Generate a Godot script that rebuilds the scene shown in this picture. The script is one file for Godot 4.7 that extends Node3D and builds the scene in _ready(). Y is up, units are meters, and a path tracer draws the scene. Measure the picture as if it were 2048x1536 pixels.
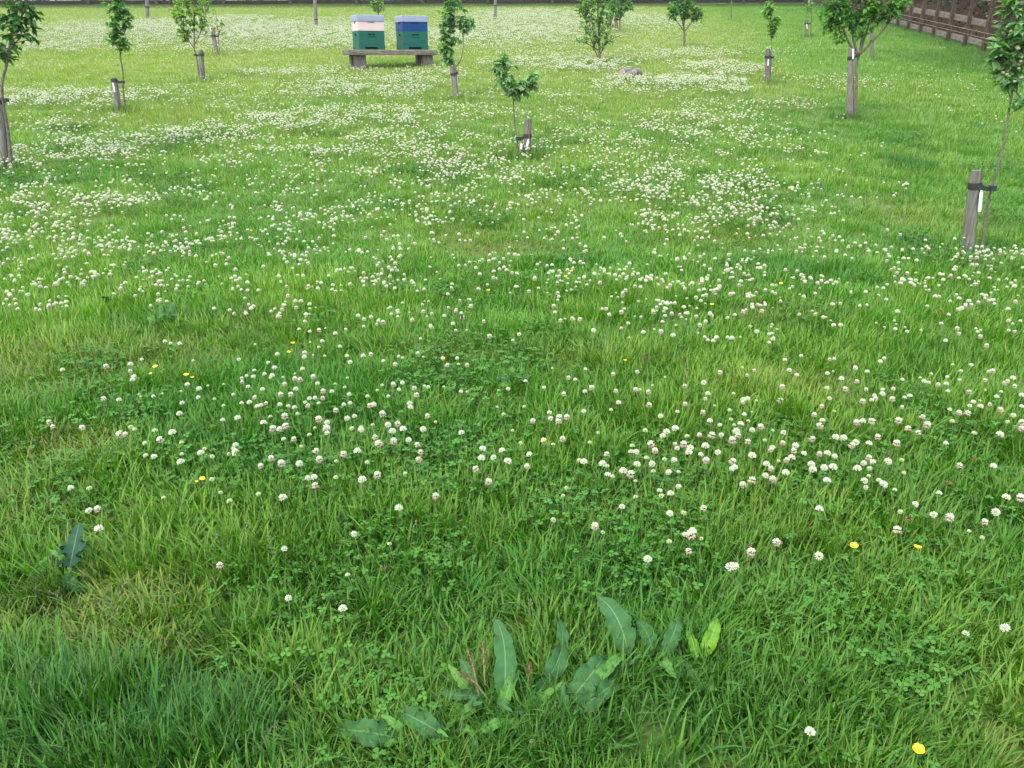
extends Node3D
# A clover meadow planted with young staked trees, two beehives on a timber bench, fences at the far and right sides.
# The field rises gently away from the viewer (about five degrees).

const RISE := 0.0874887
var rng := RandomNumberGenerator.new()
var wide := FastNoiseLite.new()
var mid := FastNoiseLite.new()
var fine := FastNoiseLite.new()
var names := {}

# One patch of turf: kind, x, z, half width, half depth, strength
const TURF := [
	["y", -2.05, -3.3, 0.73, 0.35, 0.9],
	["d", -1.65, -2.58, 0.31, 0.2, 0.6],
	["y", -1.56, -2.21, 0.19, 0.16, 0.5],
	["d", -1.04, -1.87, 0.24, 0.09, 0.75],
	["d", -1.19, -1.7, 0.27, 0.09, 0.55],
	["d", -0.91, -1.61, 0.28, 0.06, 0.5],
	["d", -0.82, -1.57, 0.11, 0.04, 0.6],
	["w", -1.3, -1.82, 0.1, 0.04, 0.9],
	["b", -0.96, -1.41, 0.49, 0.18, 1],
	["b", -1.2, -1.54, 0.2, 0.1, 0.7],
	["b", -0.73, -1.33, 0.29, 0.12, 0.7],
	["d", -1.12, -1.27, 0.07, 0.04, 1],
	["d", -0.14, -5.03, 0.48, 0.38, 0.5],
	["y", -0.09, -5.78, 0.72, 0.67, 0.5],
	["y", -1.42, -3.72, 0.4, 0.19, 0.4],
	["g", -1.84, -3.85, 0.41, 0.17, 0.7],
	["g", 0.35, -3.6, 0.24, 0.12, 0.5],
	["g", -1.5, -3.88, 0.23, 0.11, 0.8],
	["g", 4.07, -9.19, 1.62, 3.34, 0.55],
	["b", 3.61, -7.39, 0.27, 0.38, 1],
	["b", 3.1, -5.03, 0.26, 0.21, 0.9],
	["g", 1.95, -3.39, 0.23, 0.27, 0.6],
	["g", 1.75, -4.54, 0.47, 0.25, 0.8],
	["g", 1.42, -4.62, 0.18, 0.13, 0.7],
	["g", -3.07, -7.18, 0.8, 0.36, 0.7],
	["g", -3.81, -6.89, 0.51, 0.3, 0.7],
	["g", -0.97, -5.85, 0.29, 0.14, 0.6],
	["g", -2.51, -7.82, 0.67, 0.23, 0.5],
	["y", -7.95, -17.17, 2.4, 1.23, 0.8],
	["y", -4.29, -9.91, 1.3, 0.9, 0.9],
	["y", -7.36, -13.85, 1.22, 1.09, 0.8],
	["g", -2.47, -11.06, 1.19, 0.53, 0.35],
	["g", -2.29, -15.98, 0.56, 0.81, 0.7],
	["y", 2.97, -5.74, 0.58, 0.48, 0.7],
	["y", 1.37, -3.85, 0.41, 0.17, 0.5],
	["d", 1.01, -3.08, 0.3, 0.18, 0.35],
	["y", 0.4, -3.38, 0.46, 0.16, 0.5],
	["d", -0.38, -3.43, 0.42, 0.14, 0.5],
	["d", -0.29, -2.95, 0.29, 0.11, 0.25],
	["d", 1.3, -3.08, 0.15, 0.12, 0.4],
	["g", 0.44, -1.88, 0.5, 0.19, 0.4],
	["g", 1.19, -2.24, 0.41, 0.16, 0.45],
	["g", 0.84, -1.55, 0.37, 0.18, 0.3],
	["y", 1.1, -1.38, 0.14, 0.1, 0.5],
	["y", 0.29, -2.23, 0.26, 0.14, 0.35],
	["y", 0.1, -1.7, 0.21, 0.07, 0.4],
	["g", -0.75, -2.62, 0.48, 0.24, 0.45],
	["g", -1.34, -2.75, 0.31, 0.19, 0.35],
	["b", 0.26, -1.35, 0.25, 0.08, 0.5],
	["b", 8.77, -16.47, 1.52, 2.42, 0.6],
	["d", 1.38, -5.23, 0.37, 0.25, 0.35],
	["g", -0.02, -2.23, 0.29, 0.11, 0.3],
	["d", -0.3, -7.6, 0.56, 0.31, 0.3],
	["g", 1.93, -15.97, 0.66, 0.72, 0.9],
	["g", 0.38, -1.42, 0.61, 0.18, 0.5],
	["w", 1.61, -15.6, 0.24, 0.34, 1],
	["w", -4.88, -10.36, 0.1, 0.12, 0.6],
	["w", 4.02, -9.87, 0.13, 0.14, 0.7],
	["w", 2.83, -4.81, 0.11, 0.08, 0.5],
	["g", -1.51, -5.13, 0.33, 0.28, 0.4],
	["g", 1.64, -9.26, 0.67, 0.95, 0.4],
	["g", 5.93, -16.96, 1.52, 3.83, 0.5],
	["g", 1.13, -2.54, 0.36, 0.17, 0.4],
	["g", 0.79, -2.61, 0.22, 0.21, 0.4],
	["b", 1.34, -2.21, 0.19, 0.11, 0.35],
]
# One drift of clover: x, z, half width, half depth, flowers per square metre, share of pinkish ones
const DRIFTS := [
	[-9.65, -23.63, 2.83, 4.86, 62, 0.3],
	[-11.9, -26.23, 2.55, 2.83, 30, 0.1],
	[-10.01, -18.85, 0.77, 1.25, 20, 0.1],
	[-9.81, -29.73, 1.37, 1.52, 50, 0.1],
	[-6.55, -24.68, 2.4, 2.72, 55, 0.2],
	[-5.2, -20.35, 2.22, 2.3, 40, 0.15],
	[-4.32, -22.96, 1.16, 3.94, 40, 0.1],
	[-6.58, -18.07, 1.69, 0.69, 12, 0],
	[-1.71, -21.52, 0.86, 2.87, 50, 0.1],
	[0.47, -27.95, 2.14, 6.64, 58, 0.15],
	[-0.31, -22.37, 1.66, 3.1, 30, 0.1],
	[1.04, -16.79, 1.28, 0.8, 14, 0],
	[-0.14, -17.41, 1.53, 0.75, 16, 0],
	[0.4, -19.05, 1.78, 0.77, 14, 0],
	[-6.43, -29.08, 1.01, 0.88, 25, 0],
	[-3.96, -26.46, 4.5, 3.81, 9, 0],
	[1.46, -33.84, 3.84, 3.88, 10, 0],
	[0.82, -15.43, 1.18, 0.94, 55, 0.1],
	[1.44, -14.76, 0.52, 0.78, 35, 0],
	[4.49, -28.66, 1.14, 3.63, 36, 0],
	[3.28, -23.16, 0.93, 1.86, 14, 0],
	[2.84, -18.19, 0.42, 0.7, 18, 0],
	[3.61, -17.1, 0.75, 0.83, 46, 0.1],
	[2.66, -16.52, 0.68, 0.97, 20, 0.1],
	[4.33, -17.85, 0.63, 0.79, 14, 0],
	[3.61, -14.63, 0.64, 1, 45, 0.1],
	[3.15, -14.83, 0.35, 0.63, 26, 0.1],
	[1.94, -12.33, 0.66, 0.72, 26, 0.1],
	[2.33, -12.89, 0.99, 0.54, 38, 0],
	[3.03, -12.67, 0.37, 1.17, 42, 0.1],
	[5.38, -17.55, 0.51, 1.09, 9, 0],
	[4.82, -12.62, 0.82, 0.81, 7, 0],
	[3.55, -10.49, 0.35, 0.37, 26, 0.7],
	[2.88, -10.33, 0.37, 0.32, 12, 0.4],
	[2.32, -9.73, 0.47, 0.43, 20, 0.3],
	[1.99, -9.03, 0.54, 0.62, 10, 0.2],
	[0.6, -11.13, 0.19, 0.23, 28, 0.1],
	[-5.94, -11.17, 1, 0.69, 34, 0.1],
	[-6.37, -10.86, 0.39, 0.7, 20, 0.1],
	[-4.92, -10.62, 0.38, 0.42, 12, 0],
	[-3.56, -13.93, 1.07, 0.56, 22, 0],
	[-2.12, -12.62, 0.97, 0.75, 22, 0.05],
	[-2.09, -11.54, 0.89, 0.59, 20, 0.05],
	[-2.92, -12.19, 0.65, 0.44, 10, 0],
	[-1.31, -13.56, 0.56, 0.93, 16, 0],
	[-4.3, -12.19, 0.43, 0.33, 6, 0],
	[-3.96, -10.63, 0.57, 0.59, 3, 0],
	[-4.92, -9.03, 0.49, 0.62, 9, 0.1],
	[-4.15, -7.71, 0.75, 0.6, 19, 0.2],
	[-4.09, -7.27, 0.27, 0.17, 20, 0.4],
	[-3.64, -8.04, 0.64, 0.45, 16, 0.1],
	[-3.09, -8.44, 0.61, 0.49, 18, 0.1],
	[-2.67, -9.14, 0.66, 0.51, 24, 0.1],
	[-1.99, -9.61, 0.81, 0.63, 20, 0.1],
	[-0.85, -9.86, 0.71, 0.58, 14, 0.05],
	[-1.08, -7.94, 0.77, 0.63, 22, 0.3],
	[-0.69, -7.35, 0.27, 0.34, 18, 0.5],
	[-0.31, -6.87, 0.47, 0.45, 14, 0.3],
	[-0.06, -6.33, 0.35, 0.32, 10, 0.2],
	[-1.4, -6.75, 0.25, 0.15, 10, 0.6],
	[-1.75, -7.05, 0.87, 0.39, 5, 0.1],
	[-2.39, -7.45, 0.59, 0.3, 6, 0.05],
	[-3.48, -5.95, 0.41, 0.23, 22, 0.1],
	[-3.04, -5.74, 0.47, 0.24, 20, 0.2],
	[-3.27, -5.36, 0.24, 0.19, 12, 0.1],
	[-2.59, -5.88, 0.44, 0.31, 7, 0.1],
	[0.59, -7.72, 0.7, 0.69, 8, 0.1],
	[1.67, -8.44, 0.61, 0.55, 8, 0.1],
	[2.33, -8.54, 0.77, 1.1, 4, 0],
	[1.45, -6.77, 0.46, 0.44, 14, 0.2],
	[0.55, -6.02, 0.41, 0.24, 15, 0.2],
	[0.97, -6.1, 0.34, 0.27, 14, 0.2],
	[1.79, -6.33, 0.35, 0.32, 18, 0.2],
	[1.53, -5.89, 0.55, 0.34, 13, 0.2],
	[1.3, -5.48, 0.38, 0.22, 20, 0.5],
	[1.11, -5.18, 0.3, 0.23, 14, 0.5],
	[1.71, -5.02, 0.35, 0.15, 13, 0.5],
	[2.1, -4.86, 0.37, 0.16, 8, 0.5],
	[2.44, -4.57, 0.41, 0.13, 7, 0.5],
	[2.48, -4.21, 0.27, 0.31, 5, 0.5],
	[1.86, -5.61, 0.53, 0.26, 6, 0.2],
	[-0.07, -4.74, 0.61, 0.38, 2.5, 0.1],
	[-2.93, -4.92, 0.35, 0.27, 10, 0.2],
	[-2.47, -4.72, 0.36, 0.25, 9, 0.2],
	[-2.64, -4.2, 0.22, 0.16, 5, 0.1],
	[-2.16, -4.24, 0.28, 0.11, 9, 0.1],
	[-2.46, -4.44, 0.35, 0.17, 6, 0.3],
	[-1.93, -5.02, 0.35, 0.26, 7, 0.2],
	[-1.47, -4.53, 0.38, 0.18, 7, 0.4],
	[-1.34, -4.73, 0.42, 0.29, 4, 0.3],
	[-1.64, -4.08, 0.35, 0.12, 5, 0.2],
	[-1.26, -3.97, 0.31, 0.1, 4, 0.6],
	[-0.88, -5.25, 0.4, 0.3, 7, 0.3],
	[-1.05, -5.48, 0.52, 0.25, 7, 0.2],
	[-0.63, -5.74, 0.54, 0.24, 7, 0.2],
	[-0.25, -5.36, 0.47, 0.19, 4, 0.1],
	[-0.78, -4.2, 0.36, 0.16, 5, 0.3],
	[-0.42, -4.2, 0.27, 0.14, 6, 0.3],
	[-0.17, -3.98, 0.21, 0.14, 4, 0.2],
	[0.43, -4.24, 0.36, 0.21, 4, 0.2],
	[0.54, -3.98, 0.26, 0.17, 5, 0.3],
	[0.7, -4.2, 0.19, 0.12, 6, 0.2],
	[1.12, -4.37, 0.37, 0.25, 6, 0.3],
	[0.93, -3.98, 0.26, 0.18, 6, 0.3],
	[1.57, -4.08, 0.13, 0.09, 20, 0.4],
	[1.17, -3.9, 0.26, 0.11, 6, 0.3],
	[1.97, -3.99, 0.47, 0.28, 2.5, 0.3],
	[2.37, -3.66, 0.22, 0.25, 5, 0.7],
	[1.54, -3.65, 0.44, 0.18, 2, 0.4],
	[-0.39, -3.58, 0.33, 0.12, 4, 0.6],
	[0.09, -3.68, 0.22, 0.11, 6, 0.7],
	[0.46, -3.71, 0.32, 0.15, 5, 0.3],
	[-0.71, -3.65, 0.15, 0.15, 4, 0.4],
	[1.81, -3.47, 0.37, 0.12, 2.5, 0.4],
	[0.65, -3.53, 0.47, 0.13, 2.5, 0.2],
	[-1.13, -3.65, 0.49, 0.15, 0.6, 0.1],
]
# Single clover flowers: look, x, z, percent across and down the photo
const FLOWERS := [
	["w", 0.649, -1.286, "seventy-nine", "ninety-six"],
	["g", 1.142, -1.582, "ninety-four", "eighty-three"],
	["w", 1.246, -1.594, "ninety-eight", "eighty-two"],
	["w", -0.448, -1.691, "thirty-three", "seventy-nine"],
	["w", -0.604, -1.734, "twenty-eight", "seventy-seven"],
	["w", 0.614, -1.807, "seventy-two", "seventy-five"],
	["w", 0.603, -1.808, "seventy-one", "seventy-five"],
	["g", -0.459, -1.821, "thirty-four", "seventy-four"],
	["p", -0.823, -1.846, "twenty-one", "seventy-four"],
	["b", -0.364, -1.855, "thirty-seven", "seventy-three"],
	["w", 0.386, -1.868, "sixty-three", "seventy-three"],
	["w", 0.876, -1.88, "eighty", "seventy-three"],
	["p", 0.682, -1.883, "seventy-three", "seventy-two"],
	["p", 0.51, -1.908, "sixty-seven", "seventy-two"],
	["b", 0.687, -1.919, "seventy-three", "seventy-one"],
	["w", -0.665, -1.932, "twenty-eight", "seventy-one"],
	["g", 1.374, -1.946, "ninety-six", "seventy-one"],
	["g", -0.36, -1.949, "thirty-eight", "seventy-one"],
	["p", 0.776, -1.949, "seventy-six", "seventy-one"],
	["g", 0.462, -1.953, "sixty-five", "seventy"],
	["g", 0.557, -1.957, "sixty-eight", "seventy"],
	["p", 0.526, -1.963, "sixty-seven", "seventy"],
	["w", 0.512, -1.971, "sixty-seven", "seventy"],
	["w", 0.536, -1.983, "sixty-eight", "seventy"],
	["g", 0.27, -1.986, "fifty-nine", "sixty-nine"],
	["w", -0.471, -1.992, "thirty-five", "sixty-nine"],
	["g", 1.363, -1.994, "ninety-five", "sixty-nine"],
	["w", -1.231, -1.995, "ten", "sixty-nine"],
	["p", 1.15, -1.997, "eighty-eight", "sixty-nine"],
	["p", 0.25, -2.024, "fifty-eight", "sixty-eight"],
	["b", 1.202, -2.039, "eighty-nine", "sixty-eight"],
	["g", 0.125, -2.041, "fifty-four", "sixty-eight"],
	["p", 1.327, -2.043, "ninety-three", "sixty-eight"],
	["w", 1.279, -2.047, "ninety-one", "sixty-eight"],
	["p", 1.44, -2.047, "ninety-six", "sixty-eight"],
	["w", 0.483, -2.066, "sixty-five", "sixty-seven"],
	["g", 1.188, -2.067, "eighty-eight", "sixty-seven"],
	["w", -1.294, -2.069, "nine", "sixty-seven"],
	["g", 0.526, -2.07, "sixty-seven", "sixty-seven"],
	["w", 1.484, -2.073, "ninety-seven", "sixty-seven"],
	["p", -1.275, -2.082, "ten", "sixty-seven"],
	["p", 0.59, -2.084, "sixty-nine", "sixty-seven"],
	["w", -0.348, -2.084, "thirty-nine", "sixty-seven"],
	["w", 0.948, -2.088, "eighty", "sixty-seven"],
	["w", 1.251, -2.106, "eighty-nine", "sixty-six"],
	["w", 0.344, -2.121, "sixty-one", "sixty-six"],
	["g", -0.887, -2.135, "twenty-two", "sixty-six"],
	["w", -0.724, -2.153, "twenty-eight", "sixty-five"],
	["g", -1.102, -2.155, "sixteen", "sixty-five"],
	["w", 1.349, -2.157, "ninety-two", "sixty-five"],
	["g", -0.802, -2.159, "twenty-five", "sixty-five"],
	["w", 1.566, -2.159, "ninety-eight", "sixty-five"],
	["g", -0.922, -2.162, "twenty-two", "sixty-five"],
	["p", -0.242, -2.163, "forty-three", "sixty-five"],
	["g", 0.162, -2.163, "fifty-five", "sixty-five"],
	["g", 0.476, -2.171, "sixty-five", "sixty-five"],
	["p", 1.625, -2.176, "ninety-nine", "sixty-five"],
	["w", 0.506, -2.178, "sixty-five", "sixty-five"],
	["g", -1.345, -2.18, "nine", "sixty-four"],
	["g", 0.396, -2.182, "sixty-two", "sixty-four"],
	["g", 1.137, -2.201, "eighty-four", "sixty-four"],
	["g", 1.232, -2.203, "eighty-seven", "sixty-four"],
	["w", -1.421, -2.207, "seven", "sixty-four"],
	["w", 0.478, -2.214, "sixty-four", "sixty-four"],
	["p", -0.636, -2.22, "thirty-one", "sixty-three"],
	["g", 0.177, -2.23, "fifty-five", "sixty-three"],
	["w", 0.542, -2.232, "sixty-six", "sixty-three"],
	["w", -0.487, -2.237, "thirty-five", "sixty-three"],
	["w", 1.213, -2.241, "eighty-six", "sixty-three"],
	["p", -0.076, -2.242, "forty-eight", "sixty-three"],
	["p", 0.756, -2.248, "seventy-three", "sixty-three"],
	["p", 0.786, -2.251, "seventy-four", "sixty-three"],
	["g", 0.404, -2.252, "sixty-two", "sixty-three"],
	["w", -0.667, -2.252, "thirty", "sixty-three"],
	["b", 1.429, -2.253, "ninety-three", "sixty-three"],
	["w", -0.648, -2.255, "thirty-one", "sixty-three"],
	["g", -0.984, -2.257, "twenty-one", "sixty-three"],
	["w", 1.156, -2.257, "eighty-four", "sixty-three"],
	["p", 0.856, -2.262, "seventy-five", "sixty-three"],
	["w", 1.206, -2.262, "eighty-six", "sixty-two"],
	["g", -0.578, -2.262, "thirty-three", "sixty-three"],
	["w", 0.833, -2.267, "seventy-five", "sixty-two"],
	["w", 1.038, -2.267, "eighty-one", "sixty-two"],
	["p", -0.442, -2.268, "thirty-seven", "sixty-two"],
	["g", -0.352, -2.275, "forty", "sixty-two"],
	["g", 0.333, -2.28, "sixty", "sixty-two"],
	["g", 1.18, -2.282, "eighty-five", "sixty-two"],
	["g", 1.3, -2.292, "eighty-eight", "sixty-two"],
	["g", 0.47, -2.302, "sixty-four", "sixty-two"],
	["w", 0.321, -2.306, "fifty-nine", "sixty-two"],
	["w", 0.523, -2.306, "sixty-five", "sixty-two"],
	["w", 0.914, -2.309, "seventy-seven", "sixty-one"],
	["p", 0.398, -2.313, "sixty-two", "sixty-one"],
	["w", 1.005, -2.314, "seventy-nine", "sixty-one"],
	["p", 0.867, -2.319, "seventy-five", "sixty-one"],
	["g", 1.197, -2.319, "eighty-five", "sixty-one"],
	["w", 0.737, -2.321, "seventy-one", "sixty-one"],
	["g", 0.559, -2.322, "sixty-six", "sixty-one"],
	["w", 1.046, -2.323, "eighty", "sixty-one"],
	["w", 1.076, -2.323, "eighty-one", "sixty-one"],
	["w", 0.374, -2.326, "sixty-one", "sixty-one"],
	["w", 1.16, -2.328, "eighty-four", "sixty-one"],
	["p", -0.122, -2.329, "forty-six", "sixty-one"],
	["w", -0.714, -2.332, "twenty-nine", "sixty-one"],
	["w", 0.753, -2.343, "seventy-two", "sixty-one"],
	["p", 0.051, -2.345, "fifty-one", "sixty-one"],
	["g", -0.489, -2.347, "thirty-six", "sixty-one"],
	["w", 1.63, -2.348, "ninety-seven", "sixty-one"],
	["p", -0.853, -2.355, "twenty-five", "sixty"],
	["g", 0.324, -2.356, "fifty-nine", "sixty"],
	["w", 1.224, -2.358, "eighty-five", "sixty"],
	["w", 0.476, -2.36, "sixty-four", "sixty"],
	["w", 1.195, -2.361, "eighty-four", "sixty"],
	["w", 0.866, -2.363, "seventy-five", "sixty"],
	["g", -0.597, -2.363, "thirty-three", "sixty"],
	["p", -0.317, -2.364, "forty-one", "sixty"],
	["p", -0.786, -2.366, "twenty-seven", "sixty"],
	["w", 1.28, -2.368, "eighty-seven", "sixty"],
	["p", 1.527, -2.368, "ninety-four", "sixty"],
	["w", 0.427, -2.369, "sixty-two", "sixty"],
	["w", 1.022, -2.372, "seventy-nine", "sixty"],
	["w", 0.245, -2.373, "fifty-seven", "sixty"],
	["w", 0.553, -2.373, "sixty-six", "sixty"],
	["w", -0.104, -2.375, "forty-seven", "sixty"],
	["g", 1.332, -2.379, "eighty-eight", "sixty"],
	["w", 0.311, -2.38, "fifty-nine", "sixty"],
	["p", 1.22, -2.383, "eighty-five", "sixty"],
	["w", -0.014, -2.384, "fifty", "sixty"],
	["w", -0.063, -2.386, "forty-eight", "sixty"],
	["w", -1.137, -2.387, "eighteen", "sixty"],
	["p", -0.66, -2.387, "thirty-one", "sixty"],
	["p", 0.758, -2.388, "seventy-two", "sixty"],
	["p", 0.943, -2.388, "seventy-seven", "sixty"],
	["g", 0.523, -2.388, "sixty-five", "sixty"],
	["g", 0.462, -2.389, "sixty-three", "sixty"],
	["g", 0.915, -2.39, "seventy-six", "sixty"],
	["g", -1.256, -2.392, "fourteen", "sixty"],
	["p", -0.577, -2.395, "thirty-four", "sixty"],
	["g", -1.029, -2.395, "twenty-one", "sixty"],
	["p", 0.669, -2.398, "sixty-nine", "sixty"],
	["w", -1.232, -2.4, "fifteen", "sixty"],
	["w", 0.826, -2.4, "seventy-three", "sixty"],
	["w", 0.965, -2.403, "seventy-seven", "fifty-nine"],
	["p", -0.831, -2.403, "twenty-six", "fifty-nine"],
	["g", 0.232, -2.405, "fifty-seven", "fifty-nine"],
	["g", -1.138, -2.407, "eighteen", "fifty-nine"],
	["b", 1.598, -2.408, "ninety-five", "fifty-nine"],
	["w", 0.06, -2.414, "fifty-two", "fifty-nine"],
	["w", 0.654, -2.418, "sixty-eight", "fifty-nine"],
	["p", 1.065, -2.418, "eighty", "fifty-nine"],
	["b", 1.299, -2.418, "eighty-seven", "fifty-nine"],
	["p", -0.316, -2.42, "forty-one", "fifty-nine"],
	["w", 0.613, -2.422, "sixty-seven", "fifty-nine"],
	["g", -0.964, -2.422, "twenty-three", "fifty-nine"],
	["p", 0.329, -2.423, "fifty-nine", "fifty-nine"],
	["w", 1.121, -2.423, "eighty-two", "fifty-nine"],
	["w", 1.014, -2.425, "seventy-nine", "fifty-nine"],
	["w", -0.536, -2.426, "thirty-five", "fifty-nine"],
	["p", 0.979, -2.43, "seventy-seven", "fifty-nine"],
	["p", 0.901, -2.434, "seventy-five", "fifty-nine"],
	["p", 0.497, -2.435, "sixty-four", "fifty-nine"],
	["w", -1.084, -2.435, "twenty", "fifty-nine"],
	["g", -0.988, -2.437, "twenty-two", "fifty-nine"],
	["w", -0.966, -2.441, "twenty-three", "fifty-nine"],
	["p", -0.684, -2.443, "thirty-one", "fifty-nine"],
	["w", 1.104, -2.444, "eighty-one", "fifty-nine"],
	["w", 0.434, -2.445, "sixty-two", "fifty-nine"],
	["g", -0.735, -2.446, "twenty-nine", "fifty-nine"],
	["w", 0.721, -2.447, "seventy", "fifty-nine"],
	["w", -0.102, -2.449, "forty-seven", "fifty-nine"],
	["w", 0.577, -2.449, "sixty-six", "fifty-nine"],
	["w", 0.417, -2.451, "sixty-two", "fifty-eight"],
	["w", -0.035, -2.452, "forty-nine", "fifty-eight"],
	["g", -1.077, -2.453, "twenty", "fifty-eight"],
	["p", -0.467, -2.458, "thirty-seven", "fifty-eight"],
	["g", -0.978, -2.459, "twenty-three", "fifty-eight"],
	["w", 0.625, -2.46, "sixty-seven", "fifty-eight"],
	["p", 1.197, -2.47, "eighty-three", "fifty-eight"],
	["w", 0.92, -2.476, "seventy-five", "fifty-eight"],
	["g", -1.294, -2.476, "fourteen", "fifty-eight"],
	["w", 1.261, -2.481, "eighty-five", "fifty-eight"],
	["p", -0.335, -2.484, "forty-one", "fifty-eight"],
	["p", 0.491, -2.484, "sixty-four", "fifty-eight"],
	["w", 1.534, -2.484, "ninety-two", "fifty-eight"],
	["g", 0.146, -2.488, "fifty-four", "fifty-eight"],
	["g", 0.275, -2.488, "fifty-eight", "fifty-eight"],
	["g", 0.427, -2.488, "sixty-two", "fifty-eight"],
	["g", 0.578, -2.488, "sixty-six", "fifty-eight"],
	["w", 0.687, -2.492, "sixty-nine", "fifty-eight"],
	["p", 1.365, -2.492, "eighty-eight", "fifty-eight"],
	["p", 0.837, -2.494, "seventy-three", "fifty-eight"],
	["p", -1.248, -2.496, "sixteen", "fifty-eight"],
	["g", -1.175, -2.5, "eighteen", "fifty-seven"],
	["w", -0.984, -2.5, "twenty-three", "fifty-seven"],
	["w", 1.01, -2.5, "seventy-eight", "fifty-seven"],
	["p", 0.612, -2.502, "sixty-seven", "fifty-seven"],
	["p", -1.372, -2.506, "twelve", "fifty-seven"],
	["w", -0.368, -2.508, "forty", "fifty-seven"],
	["p", 0.113, -2.508, "fifty-three", "fifty-seven"],
	["g", -0.814, -2.51, "twenty-eight", "fifty-seven"],
	["p", -0.422, -2.51, "thirty-eight", "fifty-seven"],
	["w", 1.228, -2.511, "eighty-four", "fifty-seven"],
	["p", 0.787, -2.514, "seventy-two", "fifty-seven"],
	["p", -0.488, -2.514, "thirty-seven", "fifty-seven"],
	["p", 0.969, -2.516, "seventy-six", "fifty-seven"],
	["g", 0.031, -2.518, "fifty-one", "fifty-seven"],
	["p", 0.181, -2.518, "fifty-five", "fifty-seven"],
	["p", -1.403, -2.525, "eleven", "fifty-seven"],
	["p", -0.782, -2.525, "twenty-nine", "fifty-seven"],
	["g", 0.909, -2.532, "seventy-five", "fifty-seven"],
	["p", 0.813, -2.536, "seventy-two", "fifty-six"],
	["w", -1.219, -2.537, "seventeen", "fifty-seven"],
	["w", 1.167, -2.539, "eighty-two", "fifty-seven"],
	["w", 1.194, -2.539, "eighty-three", "fifty-seven"],
	["p", 1.084, -2.541, "seventy-nine", "fifty-seven"],
	["w", 0.543, -2.545, "sixty-five", "fifty-seven"],
	["g", -1.357, -2.546, "thirteen", "fifty-seven"],
	["p", 1.321, -2.547, "eighty-six", "fifty-seven"],
	["g", -1.285, -2.547, "fifteen", "fifty-seven"],
	["g", 0.633, -2.548, "sixty-seven", "fifty-seven"],
	["w", -0.668, -2.552, "thirty-two", "fifty-six"],
	["p", 0.678, -2.553, "sixty-eight", "fifty-six"],
	["w", -0.183, -2.557, "forty-five", "fifty-six"],
	["g", -0.734, -2.558, "thirty", "fifty-six"],
	["p", 0.725, -2.558, "seventy", "fifty-six"],
	["w", 1.768, -2.558, "ninety-eight", "fifty-six"],
	["g", -1.376, -2.56, "thirteen", "fifty-six"],
	["w", -0.548, -2.566, "thirty-five", "fifty-six"],
	["w", 0.762, -2.569, "seventy", "fifty-six"],
	["p", 1.848, -2.569, "ninety-nine", "fifty-six"],
	["w", -1.56, -2.572, "eight", "fifty-six"],
	["g", -0.581, -2.572, "thirty-four", "fifty-six"],
	["g", 1.684, -2.573, "ninety-five", "fifty-six"],
	["w", 0.563, -2.576, "sixty-five", "fifty-six"],
	["w", 0.991, -2.58, "seventy-seven", "fifty-six"],
	["p", 1.483, -2.58, "ninety", "fifty-six"],
	["p", -0.676, -2.584, "thirty-two", "fifty-six"],
	["w", -0.437, -2.585, "thirty-eight", "fifty-six"],
	["w", 0.596, -2.586, "sixty-six", "fifty-six"],
	["w", 0.82, -2.586, "seventy-two", "fifty-six"],
	["p", -1.674, -2.586, "five", "fifty-six"],
	["g", 0.488, -2.591, "sixty-three", "fifty-six"],
	["g", 0.316, -2.591, "fifty-eight", "fifty-six"],
	["p", 1.451, -2.594, "eighty-nine", "fifty-six"],
	["g", -0.509, -2.595, "thirty-six", "fifty-six"],
	["w", -0.453, -2.595, "thirty-eight", "fifty-five"],
	["g", 0.002, -2.595, "fifty", "fifty-six"],
	["w", -0.399, -2.597, "thirty-nine", "fifty-six"],
	["p", -0.879, -2.602, "twenty-seven", "fifty-six"],
	["w", -0.854, -2.602, "twenty-seven", "fifty-six"],
	["g", 0.959, -2.603, "seventy-six", "fifty-six"],
	["g", -0.554, -2.605, "thirty-five", "fifty-five"],
	["w", -0.327, -2.605, "forty-one", "fifty-five"],
	["p", 1.13, -2.606, "eighty", "fifty-five"],
	["p", -0.832, -2.608, "twenty-eight", "fifty-five"],
	["g", -0.727, -2.611, "thirty-one", "fifty-five"],
	["w", 0.887, -2.613, "seventy-four", "fifty-five"],
	["p", -0.421, -2.614, "thirty-nine", "fifty-five"],
	["w", 0.766, -2.615, "seventy", "fifty-five"],
	["p", -1.711, -2.627, "five", "fifty-five"],
	["g", 0.822, -2.627, "seventy-two", "fifty-five"],
	["p", 1.537, -2.627, "ninety-one", "fifty-five"],
	["p", 1.887, -2.627, "ninety-nine", "fifty-five"],
	["g", -0.283, -2.627, "forty-three", "fifty-five"],
	["w", -0.685, -2.633, "thirty-two", "fifty-five"],
	["w", 0.849, -2.635, "seventy-two", "fifty-five"],
	["w", 0.734, -2.638, "sixty-nine", "fifty-five"],
	["g", 1.839, -2.638, "ninety-eight", "fifty-five"],
	["w", 1.303, -2.642, "eighty-four", "fifty-five"],
	["p", 0.078, -2.643, "fifty-two", "fifty-five"],
	["p", 0.928, -2.644, "seventy-four", "fifty-five"],
	["g", 1.637, -2.644, "ninety-three", "fifty-five"],
	["w", -1.076, -2.648, "twenty-two", "fifty-five"],
	["p", 0.174, -2.649, "fifty-five", "fifty-five"],
	["p", 1.285, -2.65, "eighty-four", "fifty-five"],
	["p", 1.341, -2.65, "eighty-five", "fifty-five"],
	["p", -0.72, -2.651, "thirty-one", "fifty-five"],
	["w", -0.928, -2.655, "twenty-six", "fifty-five"],
	["w", 1.162, -2.662, "eighty", "fifty-four"],
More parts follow.
